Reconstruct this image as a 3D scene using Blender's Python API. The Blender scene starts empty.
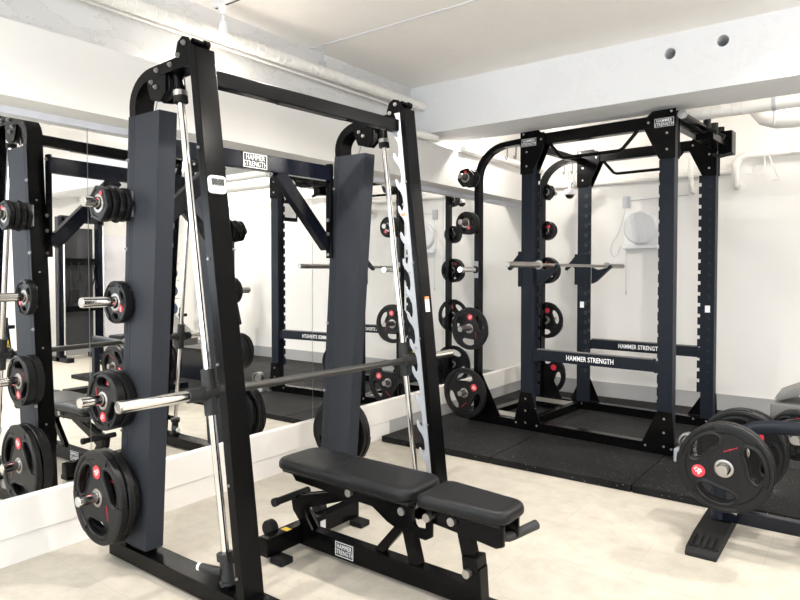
import bpy, bmesh, math, random
from mathutils import Vector, Matrix
PI = math.pi
R = math.radians
random.seed(7)
scene = bpy.context.scene
COL = scene.collection

# ------------------------------------------------------------------ materials
def new_mat(name):
    m = bpy.data.materials.new(name); m.use_nodes = True
    return m, m.node_tree, m.node_tree.nodes['Principled BSDF']

def mat(name, rgb, rough=0.5, metal=0.0, bump=0.0, bscale=200.0, spec=0.5, coat=0.0, vary=0.0, vscale=6.0):
    m, nt, b = new_mat(name)
    b.inputs['Base Color'].default_value = (*rgb, 1)
    b.inputs['Roughness'].default_value = rough
    b.inputs['Metallic'].default_value = metal
    b.inputs['Specular IOR Level'].default_value = spec
    b.inputs['Coat Weight'].default_value = coat
    if bump or vary:
        tc = nt.nodes.new('ShaderNodeTexCoord')
    if bump:
        n = nt.nodes.new('ShaderNodeTexNoise'); n.inputs['Scale'].default_value = bscale
        nt.links.new(tc.outputs['Object'], n.inputs['Vector'])
        bp = nt.nodes.new('ShaderNodeBump'); bp.inputs['Strength'].default_value = bump
        bp.inputs['Distance'].default_value = 0.002
        nt.links.new(n.outputs['Fac'], bp.inputs['Height'])
        nt.links.new(bp.outputs['Normal'], b.inputs['Normal'])
    if vary:
        n2 = nt.nodes.new('ShaderNodeTexNoise'); n2.inputs['Scale'].default_value = vscale
        n2.inputs['Detail'].default_value = 6
        nt.links.new(tc.outputs['Object'], n2.inputs['Vector'])
        r = nt.nodes.new('ShaderNodeValToRGB')
        lo = tuple(c * (1 - vary) for c in rgb); hi = tuple(min(1, c * (1 + vary)) for c in rgb)
        r.color_ramp.elements[0].color = (*lo, 1); r.color_ramp.elements[0].position = .35
        r.color_ramp.elements[1].color = (*hi, 1); r.color_ramp.elements[1].position = .65
        nt.links.new(n2.outputs['Fac'], r.inputs['Fac'])
        nt.links.new(r.outputs['Color'], b.inputs['Base Color'])
    return m

M = {}
M['gloss'] = mat('black_gloss_paint', (.002, .002, .0022), .22, 0, .04, 300, .12)
M['char'] = mat('charcoal_powder_coat', (.0085, .0115, .0175), .45, 0, .12, 500, .16)
M['shroud'] = mat('slate_textured_cover', (.0245, .0275, .034), .55, .0, .15, 600, .14)
M['navy'] = mat('navy_black_gloss', (.003, .004, .008), .18, 0, .03, 300, .25)
M['rubber'] = mat('plate_rubber', (.0065, .0065, .007), .40, 0, .12, 220, .22)
M['rubber_dull'] = mat('dull_black_rubber', (.006, .006, .0065), .65, 0, .2, 300, .25)
M['grip'] = mat('grey_rubber_grip', (.026, .026, .027), .55, 0, .2, 300, .3)
M['red'] = mat('badge_red', (.62, .03, .045), .45)
M['white'] = mat('print_white', (.8, .8, .8), .5)
M['ink'] = mat('ink_black', (.01, .01, .011), .5)
M['chrome'] = mat('polished_chrome', (.82, .80, .78), .12, 1.0)
M['steel'] = mat('dull_steel', (.36, .34, .32), .38, 1.0)
M['bolt'] = mat('zinc_bolt', (.40, .39, .38), .4, 1.0)
M['liner'] = mat('grey_plastic_liner', (.13, .128, .12), .45, 0, .1, 200)
M['shaft'] = mat('grey_bar_shaft', (.06, .058, .056), .42, .6)
M['strip'] = mat('pale_grey_enamel', (.36, .38, .41), .45, 0, .02, 100, .5, 0, .05, 8)
M['vinyl'] = mat('black_upholstery', (.005, .0055, .0065), .36, 0, .35, 700, .24)
M['padgrey'] = mat('grey_upholstery', (.12, .118, .112), .5, 0, .25, 600)
M['yellow'] = mat('warning_yellow', (.75, .52, .03), .5)
M['orange'] = mat('label_orange', (.70, .25, .08), .5)
M['plastic'] = mat('white_plastic', (.82, .82, .83), .4)
M['plastic_grey'] = mat('grey_plastic', (.45, .46, .48), .45)
M['lcd'] = mat('lcd_screen', (.17, .19, .175), .3)
M['duct'] = mat('white_painted_pipe', (.80, .78, .74), .55, 0, .1, 60)
M['wrap'] = mat('pipe_wrap_white', (.76, .74, .70), .7, 0, .3, 40)
M['bluerub'] = mat('ball_blue', (.025, .05, .11), .5)
M['purple'] = mat('ball_purple', (.05, .045, .10), .5)
M['dark'] = mat('dark_steel_panel', (.03, .032, .036), .5)
M['cable'] = mat('cable_black', (.01, .01, .01), .5)
M['glassdark'] = mat('camera_dome', (.01, .01, .012), .08, 0)
M['dial'] = mat('warm_lamp_glass', (1, .9, .75), .3)
b = M['dial'].node_tree.nodes['Principled BSDF']
b.inputs['Emission Color'].default_value = (1, .86, .66, 1); b.inputs['Emission Strength'].default_value = 14

def mirror_mat():
    m, nt, b = new_mat('silvered_mirror')
    b.inputs['Base Color'].default_value = (.945, .955, .95, 1)
    b.inputs['Metallic'].default_value = 1; b.inputs['Roughness'].default_value = 0.0
    return m
M['mirror'] = mirror_mat()

def plaster(name, rgb, stain=.0, bump=.25, scale=1.5, cracks=0.0):
    m, nt, b = new_mat(name); L = nt.links.new
    tc = nt.nodes.new('ShaderNodeTexCoord')
    n = nt.nodes.new('ShaderNodeTexNoise'); n.inputs['Scale'].default_value = scale
    n.inputs['Detail'].default_value = 8; L(tc.outputs['Object'], n.inputs['Vector'])
    r = nt.nodes.new('ShaderNodeValToRGB')
    r.color_ramp.elements[0].position = .3; r.color_ramp.elements[1].position = .62
    r.color_ramp.elements[0].color = (*[c * (1 - stain) for c in rgb], 1); r.color_ramp.elements[1].color = (*rgb, 1)
    L(n.outputs['Fac'], r.inputs['Fac'])
    col = r.outputs['Color']
    if cracks:
        # wavy edges of old paint layers, and pin holes inside the bare patches
        mp = nt.nodes.new('ShaderNodeMapping'); mp.inputs['Scale'].default_value = (1, .55, 1.3); L(tc.outputs['Object'], mp.inputs['Vector'])
        e = nt.nodes.new('ShaderNodeTexNoise'); e.inputs['Scale'].default_value = 3.2; e.inputs['Detail'].default_value = 10; e.inputs['Roughness'].default_value = .66
        L(mp.outputs['Vector'], e.inputs['Vector'])
        rr = nt.nodes.new('ShaderNodeValToRGB'); cr = rr.color_ramp
        cr.elements[0].position = .512; cr.elements[0].color = (1, 1, 1, 1)
        cr.elements[1].position = .536; cr.elements[1].color = (.93, .93, .93, 1)
        c2 = cr.elements.new(.520); c2.color = (.74, .73, .72, 1)
        L(e.outputs['Fac'], rr.inputs['Fac'])
        h = nt.nodes.new('ShaderNodeTexVoronoi'); h.inputs['Scale'].default_value = 42
        L(tc.outputs['Object'], h.inputs['Vector'])
        r3 = nt.nodes.new('ShaderNodeValToRGB')
        r3.color_ramp.elements[0].position = .10; r3.color_ramp.elements[0].color = (.58, .57, .56, 1)
        r3.color_ramp.elements[1].position = .17; r3.color_ramp.elements[1].color = (1, 1, 1, 1)
        L(h.outputs['Distance'], r3.inputs['Fac'])
        gate = nt.nodes.new('ShaderNodeMapRange'); gate.inputs['From Min'].default_value = .55; gate.inputs['From Max'].default_value = .60
        L(e.outputs['Fac'], gate.inputs['Value'])
        m1 = nt.nodes.new('ShaderNodeMix'); m1.data_type = 'RGBA'; m1.blend_type = 'MULTIPLY'; m1.inputs['Factor'].default_value = cracks
        L(col, m1.inputs['A']); L(rr.outputs['Color'], m1.inputs['B'])
        gm = nt.nodes.new('ShaderNodeMath'); gm.operation = 'MULTIPLY'; gm.inputs[1].default_value = cracks; L(gate.outputs['Result'], gm.inputs[0])
        m2 = nt.nodes.new('ShaderNodeMix'); m2.data_type = 'RGBA'; m2.blend_type = 'MULTIPLY'
        L(gm.outputs['Value'], m2.inputs['Factor']); L(m1.outputs['Result'], m2.inputs['A']); L(r3.outputs['Color'], m2.inputs['B'])
        col = m2.outputs['Result']
    L(col, b.inputs['Base Color'])
    b.inputs['Roughness'].default_value = .75
    bp = nt.nodes.new('ShaderNodeBump'); bp.inputs['Strength'].default_value = bump; bp.inputs['Distance'].default_value = .004
    n2 = nt.nodes.new('ShaderNodeTexNoise'); n2.inputs['Scale'].default_value = 14; n2.inputs['Detail'].default_value = 8
    L(tc.outputs['Object'], n2.inputs['Vector']); L(n2.outputs['Fac'], bp.inputs['Height']); L(bp.outputs['Normal'], b.inputs['Normal'])
    return m
M['wall'] = plaster('white_wall_paint', (.80, .785, .755), .03)
M['panel'] = plaster('smooth_white_panel', (.71, .695, .67), .02, .08)
M['concrete'] = plaster('painted_old_concrete', (.67, .662, .65), .05, .5, 2.5, .65)
M['beam'] = plaster('beam_white_paint', (.80, .805, .82), .03, .3, 1.2, .18)
M['ceiling'] = plaster('ceiling_off_white', (.92, .89, .855), .03, .35, 1.1, .10)
M['board'] = plaster('white_kick_board', (.76, .735, .70), .04, .1)
M['basegrey'] = plaster('grey_vinyl_skirting', (.36, .36, .36), .04, .05)
M['trimwhite'] = mat('white_trim', (.72, .73, .78), .45)
M['door'] = mat('pale_lilac_door', (.74, .73, .78), .5)

def floor_mat():
    m, nt, b = new_mat('pale_stone_vinyl'); L = nt.links.new
    tc = nt.nodes.new('ShaderNodeTexCoord')
    mp = nt.nodes.new('ShaderNodeMapping'); mp.inputs['Rotation'].default_value = (0, 0, 0); L(tc.outputs['Object'], mp.inputs['Vector'])
    br = nt.nodes.new('ShaderNodeTexBrick'); br.offset = .5
    br.inputs['Scale'].default_value = 1; br.inputs['Brick Width'].default_value = .9; br.inputs['Row Height'].default_value = .45
    br.inputs['Mortar Size'].default_value = .0012; br.inputs['Mortar Smooth'].default_value = .2
    br.inputs['Color1'].default_value = (.455, .425, .37, 1); br.inputs['Color2'].default_value = (.435, .41, .36, 1)
    br.inputs['Mortar'].default_value = (.36, .33, .28, 1)
    L(mp.outputs['Vector'], br.inputs['Vector'])
    n = nt.nodes.new('ShaderNodeTexNoise'); n.inputs['Scale'].default_value = 9; n.inputs['Detail'].default_value = 10; n.inputs['Roughness'].default_value = .68
    L(tc.outputs['Object'], n.inputs['Vector'])
    r = nt.nodes.new('ShaderNodeValToRGB')
    r.color_ramp.elements[0].position = .34; r.color_ramp.elements[0].color = (.89, .88, .86, 1)
    r.color_ramp.elements[1].position = .60; r.color_ramp.elements[1].color = (1.06, 1.05, 1.03, 1)
    L(n.outputs['Fac'], r.inputs['Fac'])
    mx = nt.nodes.new('ShaderNodeMix'); mx.data_type = 'RGBA'; mx.blend_type = 'MULTIPLY'; mx.inputs['Factor'].default_value = 1
    L(br.outputs['Color'], mx.inputs['A']); L(r.outputs['Color'], mx.inputs['B'])
    L(mx.outputs['Result'], b.inputs['Base Color'])
    b.inputs['Roughness'].default_value = .5; b.inputs['Specular IOR Level'].default_value = .3
    return m
M['floor'] = floor_mat()

def tile_mat():
    m, nt, b = new_mat('speckled_black_rubber'); L = nt.links.new
    tc = nt.nodes.new('ShaderNodeTexCoord')
    v = nt.nodes.new('ShaderNodeTexVoronoi'); v.inputs['Scale'].default_value = 55
    L(tc.outputs['Object'], v.inputs['Vector'])
    r = nt.nodes.new('ShaderNodeValToRGB')
    r.color_ramp.elements[0].position = .11; r.color_ramp.elements[0].color = (.34, .34, .35, 1)
    r.color_ramp.elements[1].position = .17; r.color_ramp.elements[1].color = (0, 0, 0, 1)
    L(v.outputs['Distance'], r.inputs['Fac'])
    n = nt.nodes.new('ShaderNodeTexNoise'); n.inputs['Scale'].default_value = 20; L(tc.outputs['Object'], n.inputs['Vector'])
    r2 = nt.nodes.new('ShaderNodeValToRGB')
    r2.color_ramp.elements[0].position = .46; r2.color_ramp.elements[0].color = (0, 0, 0, 1)
    r2.color_ramp.elements[1].position = .56; r2.color_ramp.elements[1].color = (1, 1, 1, 1)
    L(n.outputs['Fac'], r2.inputs['Fac'])
    mu = nt.nodes.new('ShaderNodeMix'); mu.data_type = 'RGBA'; mu.blend_type = 'MULTIPLY'; mu.inputs['Factor'].default_value = 1
    L(r.outputs['Color'], mu.inputs['A']); L(r2.outputs['Color'], mu.inputs['B'])
    n3 = nt.nodes.new('ShaderNodeTexNoise'); n3.inputs['Scale'].default_value = 2.2; n3.inputs['Detail'].default_value = 7
    L(tc.outputs['Object'], n3.inputs['Vector'])
    r3 = nt.nodes.new('ShaderNodeValToRGB')
    r3.color_ramp.elements[0].position = .35; r3.color_ramp.elements[0].color = (.005, .005, .0055, 1)
    r3.color_ramp.elements[1].position = .7; r3.color_ramp.elements[1].color = (.016, .016, .016, 1)
    L(n3.outputs['Fac'], r3.inputs['Fac'])
    ad = nt.nodes.new('ShaderNodeMix'); ad.data_type = 'RGBA'; ad.blend_type = 'ADD'; ad.inputs['Factor'].default_value = 1
    L(r3.outputs['Color'], ad.inputs['A']); L(mu.outputs['Result'], ad.inputs['B'])
    L(ad.outputs['Result'], b.inputs['Base Color'])
    b.inputs['Roughness'].default_value = .62; b.inputs['Specular IOR Level'].default_value = .14
    bp = nt.nodes.new('ShaderNodeBump'); bp.inputs['Strength'].default_value = .3; bp.inputs['Distance'].default_value = .003
    n4 = nt.nodes.new('ShaderNodeTexNoise'); n4.inputs['Scale'].default_value = 120; L(tc.outputs['Object'], n4.inputs['Vector'])
    L(n4.outputs['Fac'], bp.inputs['Height']); L(bp.outputs['Normal'], b.inputs['Normal'])
    return m
M['tile'] = tile_mat()

def tread_mat():
    m, nt, b = new_mat('tread_plate_steel'); L = nt.links.new
    b.inputs['Base Color'].default_value = (.42, .41, .38, 1); b.inputs['Metallic'].default_value = .8; b.inputs['Roughness'].default_value = .38
    tc = nt.nodes.new('ShaderNodeTexCoord')
    v = nt.nodes.new('ShaderNodeTexChecker'); v.inputs['Scale'].default_value = 45
    mp = nt.nodes.new('ShaderNodeMapping'); mp.inputs['Rotation'].default_value = (0, 0, .78)
    L(tc.outputs['Object'], mp.inputs['Vector']); L(mp.outputs['Vector'], v.inputs['Vector'])
    bp = nt.nodes.new('ShaderNodeBump'); bp.inputs['Strength'].default_value = .8; bp.inputs['Distance'].default_value = .004
    L(v.outputs['Fac'], bp.inputs['Height']); L(bp.outputs['Normal'], b.inputs['Normal'])
    return m
M['tread'] = tread_mat()

# ------------------------------------------------------------------ mesh builders
class MB:
    """collects shapes in one bmesh"""
    def __init__(s): s.bm = bmesh.new()
    def hexa(s, b4, t4, bev=0.0):
        bm = bmesh.new()
        vs = [bm.verts.new(p) for p in b4] + [bm.verts.new(p) for p in t4]
        bm.faces.new([vs[3], vs[2], vs[1], vs[0]]); bm.faces.new(vs[4:])
        for i in range(4):
            j = (i + 1) % 4; bm.faces.new([vs[i], vs[j], vs[j + 4], vs[i + 4]])
        bmesh.ops.recalc_face_normals(bm, faces=bm.faces)
        if bev: bmesh.ops.bevel(bm, geom=bm.edges[:], offset=bev, segments=2, affect='EDGES', profile=.6)
        s._merge(bm); return s
    def box(s, x0, x1, y0, y1, z0, z1, bev=0.0):
        return s.hexa([(x0, y0, z0), (x1, y0, z0), (x1, y1, z0), (x0, y1, z0)], [(x0, y0, z1), (x1, y0, z1), (x1, y1, z1), (x0, y1, z1)], bev)
    def bar(s, p, q, w, h, bev=.004, up=(0, 0, 1)):
        """box tube between two points, w across, h along up"""
        p = Vector(p); q = Vector(q); d = (q - p).normalized(); u = Vector(up)
        sd = d.cross(u)
        if sd.length < 1e-4: sd = d.cross(Vector((1, 0, 0)))
        sd.normalize(); u = sd.cross(d).normalized()
        c = [(-w / 2, -h / 2), (w / 2, -h / 2), (w / 2, h / 2), (-w / 2, h / 2)]
        return s.hexa([p + sd * a + u * b_ for a, b_ in c], [q + sd * a + u * b_ for a, b_ in c], bev)
    def prism(s, pts, axis, a0, a1, bev=0.0):
        """polygon given in the two other axes (in xyz order), extruded along axis"""
        def P(p, a):
            l = list(p); l.insert('xyz'.index(axis), a); return l
        bm = bmesh.new()
        lo = [bm.verts.new(P(p, a0)) for p in pts]; hi = [bm.verts.new(P(p, a1)) for p in pts]
        n = len(pts)
        bm.faces.new(lo[::-1]); bm.faces.new(hi)
        for i in range(n):
            j = (i + 1) % n; bm.faces.new([lo[i], lo[j], hi[j], hi[i]])
        bmesh.ops.recalc_face_normals(bm, faces=bm.faces)
        if bev: bmesh.ops.bevel(bm, geom=bm.edges[:], offset=bev, segments=2, affect='EDGES', profile=.6)
        s._merge(bm); return s
    def tube(s, pts, r, seg=14, square=None, cap=True, up=None):
        """swept tube; square=(w,h) gives a box section"""
        pts = [Vector(p) for p in pts]; n = len(pts); rings = []
        tan = []
        for i in range(n):
            a = pts[max(0, i - 1)]; b_ = pts[min(n - 1, i + 1)]; tan.append((b_ - a).normalized())
        t0 = tan[0]
        u = Vector(up) if up else (Vector((0, 0, 1)) if abs(t0.z) < .9 else Vector((0, 1, 0)))
        u = (u - t0 * u.dot(t0)).normalized()
        bm = s.bm
        for i in range(n):
            t = tan[i]; u = (u - t * u.dot(t)).normalized(); w = t.cross(u)
            k = 1.0
            if 0 < i < n - 1:
                c = (pts[i] - pts[i - 1]).normalized().dot(t); k = 1 / max(.5, c)
            if square:
                W, H = square
                cs = [(-W / 2, -H / 2), (W / 2, -H / 2), (W / 2, H / 2), (-W / 2, H / 2)]
            else:
                rr = r[i] if isinstance(r, (list, tuple)) else r
                cs = [(rr * math.cos(2 * PI * j / seg), rr * math.sin(2 * PI * j / seg)) for j in range(seg)]
            rings.append([bm.verts.new(pts[i] + w * a + u * b_ * 1.0) for a, b_ in cs])
        m = len(rings[0])
        for i in range(n - 1):
            for j in range(m):
                k2 = (j + 1) % m
                bm.faces.new([rings[i][j], rings[i][k2], rings[i + 1][k2], rings[i + 1][j]])
        if cap:
            bm.faces.new(rings[0][::-1]); bm.faces.new(rings[-1])
        return s
    def cyl(s, p, q, r, seg=20):
        return s.tube([p, q], r, seg)
    def lathe(s, prof, p=(0, 0, 0), axis='z', seg=32, closed=False):
        """profile (radius, height) turned about the axis through p"""
        bm = s.bm; p = Vector(p); rings = []
        for r_, h in prof:
            ring = []
            for j in range(seg):
                a = 2 * PI * j / seg; c, sn = r_ * math.cos(a), r_ * math.sin(a)
                v = {'z': (c, sn, h), 'y': (c, h, sn), 'x': (h, c, sn)}[axis]
                ring.append(bm.verts.new(p + Vector(v)))
            rings.append(ring)
        k = len(rings)
        fs = []
        for i in range(k if closed else k - 1):
            A, B_ = rings[i], rings[(i + 1) % k]
            for j in range(seg):
                j2 = (j + 1) % seg
                fs.append(bm.faces.new([A[j], A[j2], B_[j2], B_[j]]))
        if not closed:
            fs.append(bm.faces.new(rings[0])); fs.append(bm.faces.new(rings[-1]))
        bmesh.ops.recalc_face_normals(bm, faces=fs)
        return s
    def ball(s, c, r, seg=20, sc=(1, 1, 1)):
        ret = bmesh.ops.create_uvsphere(s.bm, u_segments=seg, v_segments=seg // 2, radius=r)
        for v in ret['verts']:
            v.co = Vector((v.co.x * sc[0], v.co.y * sc[1], v.co.z * sc[2])) + Vector(c)
        return s
    def bolt(s, p, n, r=.009, h=.008):
        if not getattr(s, 'one', False): s.bl = getattr(s, 'bl', []) + [(p, n, r, h)]; return s
        p = Vector(p); n = Vector(n).normalized()
        r *= .72; s.tube([p, p + n * h * .45], r * 1.35, 12); s.tube([p + n * h * .45, p + n * h], r * .85, 6); return s
    def _merge(s, bm):
        me = bpy.data.meshes.new('tmp'); bm.to_mesh(me); bm.free(); s.bm.from_mesh(me); bpy.data.meshes.remove(me)
    def mesh(s, name, angle=35):
        bmesh.ops.recalc_face_normals(s.bm, faces=s.bm.faces)
        me = bpy.data.meshes.new(name); s.bm.to_mesh(me); s.bm.free()
        me.polygons.foreach_set('use_smooth', [True] * len(me.polygons))
        me.set_sharp_from_angle(angle=R(angle)); me.update()
        return me
    def build(s, name, m, parent=None, loc=None, rot=None, angle=35):
        if name == 'bolts':
            s.bm.free()
            for p, n, r, h in s.bl:
                q = MB(); q.one = True; q.bolt(p, n, r, h).build('bolt', m, parent)
            return None
        me = s.mesh(name, angle); me.materials.append(M[m] if isinstance(m, str) else m)
        o = bpy.data.objects.new(name, me); COL.objects.link(o)
        wn = o.modifiers.new('weighted_normals', 'WEIGHTED_NORMAL'); wn.keep_sharp = True; wn.weight = 60
        if parent: o.parent = parent
        if loc: o.location = loc
        if rot: o.rotation_euler = rot
        return o

def lift(objs, dz):
    for o in objs:
        for v in o.data.vertices: v.co.z += dz
def build_each(mb, name, m, parent):
    """one object for every loose piece"""
    bm = mb.bm; seen = set(); out = []
    for v0 in bm.verts:
        if v0 in seen: continue
        st = [v0]; isl = []; seen.add(v0)
        while st:
            v = st.pop(); isl.append(v)
            for e in v.link_edges:
                w = e.other_vert(v)
                if w not in seen: seen.add(w); st.append(w)
        q = MB(); mp = {v: q.bm.verts.new(v.co) for v in isl}
        for f in {f for v in isl for f in v.link_faces}: q.bm.faces.new([mp[v] for v in f.verts])
        out.append(q.build(name, m, parent))
    bm.free(); return out

def tag(o, label=None, cat=None, group=None, kind=None):
    if label: o['label'] = label
    if cat: o['category'] = cat
    if group: o['group'] = group
    if kind: o['kind'] = kind
    return o
def thing(name, label, cat, loc=(0, 0, 0), rz=0, group=None):
    o = bpy.data.objects.new(name, None); COL.objects.link(o); o.empty_display_size = .1
    o.location = loc; o.rotation_euler = (0, 0, rz)
    return tag(o, label, cat, group)
def struct(name, mb, m):
    return tag(mb.build(name, m), kind='structure')
def copy_tree(o, parent=None):
    c = o.copy(); COL.objects.link(c)
    if parent: c.parent = parent
    for ch in o.children: copy_tree(ch, c)
    return c

def curve_mesh(cu, name):
    tmp = bpy.data.objects.new('tmp', cu); COL.objects.link(tmp)
    dg = bpy.context.evaluated_depsgraph_get(); dg.update()
    me = bpy.data.meshes.new_from_object(tmp.evaluated_get(dg), depsgraph=dg)
    bpy.data.objects.remove(tmp); bpy.data.curves.remove(cu); me.name = name
    return me
def text_mesh(body, size, depth=.0006, bold=.0, space=1.0, line=.85):
    cu = bpy.data.curves.new('txt', 'FONT'); cu.body = body; cu.size = size; cu.extrude = depth
    cu.offset = bold; cu.align_x = 'CENTER'; cu.align_y = 'CENTER'; cu.space_character = space; cu.space_line = line
    cu.resolution_u = 2
    return curve_mesh(cu, 'lettering')
def place_text(body, size, m, parent, loc, rot, sx=1.0, name='lettering', **k):
    me = text_mesh(body, size, **k); me.materials.append(M[m])
    o = bpy.data.objects.new(name, me); COL.objects.link(o); o.parent = parent
    o.location = loc; o.rotation_euler = rot; o.scale = (sx, 1, 1)
    return o
FACE_MY = (PI / 2, 0, 0)      # lettering that faces -y
FACE_PX = (PI / 2, 0, PI / 2)  # lettering that faces +x

# ------------------------------------------------------------------ the room
RX, YB, YF, ZC = 6.9, 6.34, -2.6, 2.815
struct('floor', MB().box(-.2, RX, YF, YB, -.1, 0), 'floor')
struct('ceiling', MB().box(-.2, RX, YF, YB, ZC, ZC + .1), 'ceiling')
struct('wall_left', MB().box(-.2, -.012, YF, YB, 0, ZC), 'concrete')
# back wall, with the painted block texture
struct('wall_back', MB().box(-.2, RX, YB, YB + .15, 0, ZC), 'wall')
# right wall with a daylight window, front wall with two windows
def wall_with_holes(name, axis, a, th, u0, u1, holes):
    mb = MB(); us = sorted({u0, u1, *[h[0] for h in holes], *[h[1] for h in holes]})
    for i in range(len(us) - 1):
        A, B_ = us[i], us[i + 1]
        hs = [h for h in holes if h[0] <= A + 1e-6 and h[1] >= B_ - 1e-6]
        segs = [(0, ZC)] if not hs else [(0, hs[0][2]), (hs[0][3], ZC)]
        for z0, z1 in segs:
            if axis == 'x': mb.box(a, a + th, A, B_, z0, z1)
            else: mb.box(A, B_, a, a + th, z0, z1)
    return struct(name, mb, 'wall')
WINR = [(-1.6, .4, .8, 2.3), (1.0, 3.0, .8, 2.3)]
WINF = [(1.0, 3.0, .8, 2.35), (3.7, 5.9, .8, 2.35)]
wall_with_holes('wall_right', 'x', RX, .15, YF, YB, WINR)
wall_with_holes('wall_front', 'y', YF - .15, .15, -.2, RX, WINF)
k = 1
def glass_mat():
    m, nt, b = new_mat('window_glass')
    b.inputs['Base Color'].default_value = (1, 1, 1, 1); b.inputs['Transmission Weight'].default_value = 1
    b.inputs['Roughness'].default_value = 0; b.inputs['IOR'].default_value = 1.02
    return m
M['glass'] = glass_mat()
for (a, b_, z0, z1) in WINR:
    f = MB()
    for (y0, y1, c0, c1) in [(a, b_, z0, z0 + .05), (a, b_, z1 - .05, z1), (a, a + .05, z0 + .05, z1 - .05), (b_ - .05, b_, z0 + .05, z1 - .05), ((a + b_) / 2 - .025, (a + b_) / 2 + .025, z0 + .05, z1 - .05)]:
        f.box(RX + .03, RX + .09, y0, y1, c0, c1)
    w = struct('window_%d' % k, f, 'plastic_grey'); k += 1
    MB().box(RX + .055, RX + .06, a + .05, b_ - .05, z0 + .05, z1 - .05).build('pane', 'glass', w)
for (a, b_, z0, z1) in WINF:
    f = MB()
    for (x0, x1, c0, c1) in [(a, b_, z0, z0 + .05), (a, b_, z1 - .05, z1), (a, a + .05, z0 + .05, z1 - .05), (b_ - .05, b_, z0 + .05, z1 - .05), ((a + b_) / 2 - .025, (a + b_) / 2 + .025, z0 + .05, z1 - .05)]:
        f.box(x0, x1, YF - .09, YF - .03, c0, c1)
    w = struct('window_%d' % k, f, 'plastic_grey'); k += 1
    MB().box(a + .05, b_ - .05, YF - .06, YF - .055, z0 + .05, z1 - .05).build('pane', 'glass', w)

# ceiling beam parallel to the back wall, with two bored sleeves
BY0, BY1, BZ = 4.28, 4.72, 2.425
def beam_with_holes():
    # front face is a filled outline with two round bores
    cu = bpy.data.curves.new('beam', 'CURVE'); cu.dimensions = '2D'; cu.fill_mode = 'BOTH'; cu.extrude = .0
    def poly(pts):
        sp = cu.splines.new('POLY'); sp.points.add(len(pts) - 1); sp.use_cyclic_u = True
        for p, q in zip(sp.points, pts): p.co = (q[0], q[1], 0, 1)
    poly([(-.012, BZ), (RX, BZ), (RX, ZC), (-.012, ZC)])
    for cx, cz in ((2.017, 2.689), (2.321, 2.705)):
        poly([(cx + .034 * math.cos(2 * PI * i / 28), cz + .036 * math.sin(2 * PI * i / 28)) for i in range(28)])
    face = curve_mesh(cu, 'f')
    mb = MB(); mb.bm.from_mesh(face); bpy.data.meshes.remove(face)
    for v in mb.bm.verts: v.co = Vector((v.co.x, BY0, v.co.y))
    bm = mb.bm
    def quad(a, b2, c, d): bm.faces.new([bm.verts.new(p) for p in (a, b2, c, d)])
    quad((-.012, BY0, BZ), (RX, BY0, BZ), (RX, BY1, BZ), (-.012, BY1, BZ))
    quad((-.012, BY1, BZ), (RX, BY1, BZ), (RX, BY1, ZC), (-.012, BY1, ZC))
    for cx, cz in ((2.017, 2.689), (2.321, 2.705)):
        pr = [(cx + .034 * math.cos(2 * PI * i / 28), cz + .036 * math.sin(2 * PI * i / 28)) for i in range(28)]
        for i in range(28):
            p, q = pr[i], pr[(i + 1) % 28]
            quad((p[0], BY0, p[1]), (q[0], BY0, q[1]), (q[0], BY1 - .01, q[1]), (p[0], BY1 - .01, p[1]))
    return mb
struct('trim_1', beam_with_holes(), 'beam')['label'] = 'white painted concrete ceiling beam with two round bores'
struct('trim_6', MB().box(-.012, RX, 3.105, 3.118, ZC - .004, ZC), 'trimwhite')
struct('trim_7', MB().box(1.826, 1.830, BY0 - .0015, BY0, BZ, ZC).box(2.395, 2.399, BY0 - .0015, BY0, BZ, ZC), 'beam')
# plastered bulkhead over the mirrors and the slim white rail under it
struct('trim_2', MB().box(-.012, .20, YF, BY0 - .0, 2.027, 2.34), 'panel')
struct('trim_3', MB().box(-.012, .20, BY0, YB, 2.027, 2.34), 'panel')
struct('trim_4', MB().box(-.012, .022, YF, YB, 1.995, 2.027).box(-.012, .012, YF, YB, 2.027, 2.06), 'trimwhite')
# kick boards under the mirrors
kb = MB().box(-.012, .026, YF, YB, .125, .285).box(-.012, .020, YF, 3.95, 0, .122)
struct('baseboard_left', kb, 'board')
struct('trim_5', MB().box(-.012, .018, 3.955, YB - .006, 0, .124), 'basegrey')
struct('baseboard_back', MB().box(.022, RX - .006, YB - .006, YB, 0, .19), 'basegrey')
struct('baseboard_right', MB().box(RX - .006, RX, YF, YB - .01, 0, .12), 'basegrey')
# door and dim recess at the far right, seen in the mirrors
dr = struct('door_1', MB().box(RX - .04, RX, 5.2, 5.75, 0, 1.9, .004).box(RX - .05, RX - .04, 5.28, 5.67, .15, 1.75, .003), 'door')
MB().cyl((RX - .09, 5.27, .95), (RX - .04, 5.27, .95), .012).cyl((RX - .09, 5.27, .95), (RX - .09, 5.38, .95), .009).build('door_handle', 'chrome', dr)

# mirror sheets
seams = [-2.6, -1.5, 0.02, 1.57, 3.11, 4.09, 4.76, YB - .004]
mnames = ['mirror sheet beside the front windows', 'mirror sheet near the front of the room', 'mirror sheet just in front of the smith machine',
          'tall mirror sheet behind the smith machine', 'narrow mirror sheet between the smith machine and the power rack',
          'narrowest mirror sheet, just before the power rack storage posts', 'mirror sheet meeting the back corner of the room']
for i in range(7):
    t = MB().box(-.010, 0, seams[i] + .0018, seams[i + 1] - .0018, .2855, 1.9945).build('mirror_panel', 'mirror')
    tag(t, 'frameless wall ' + mnames[i], 'mirror', 'wall mirrors along the left side')

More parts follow.
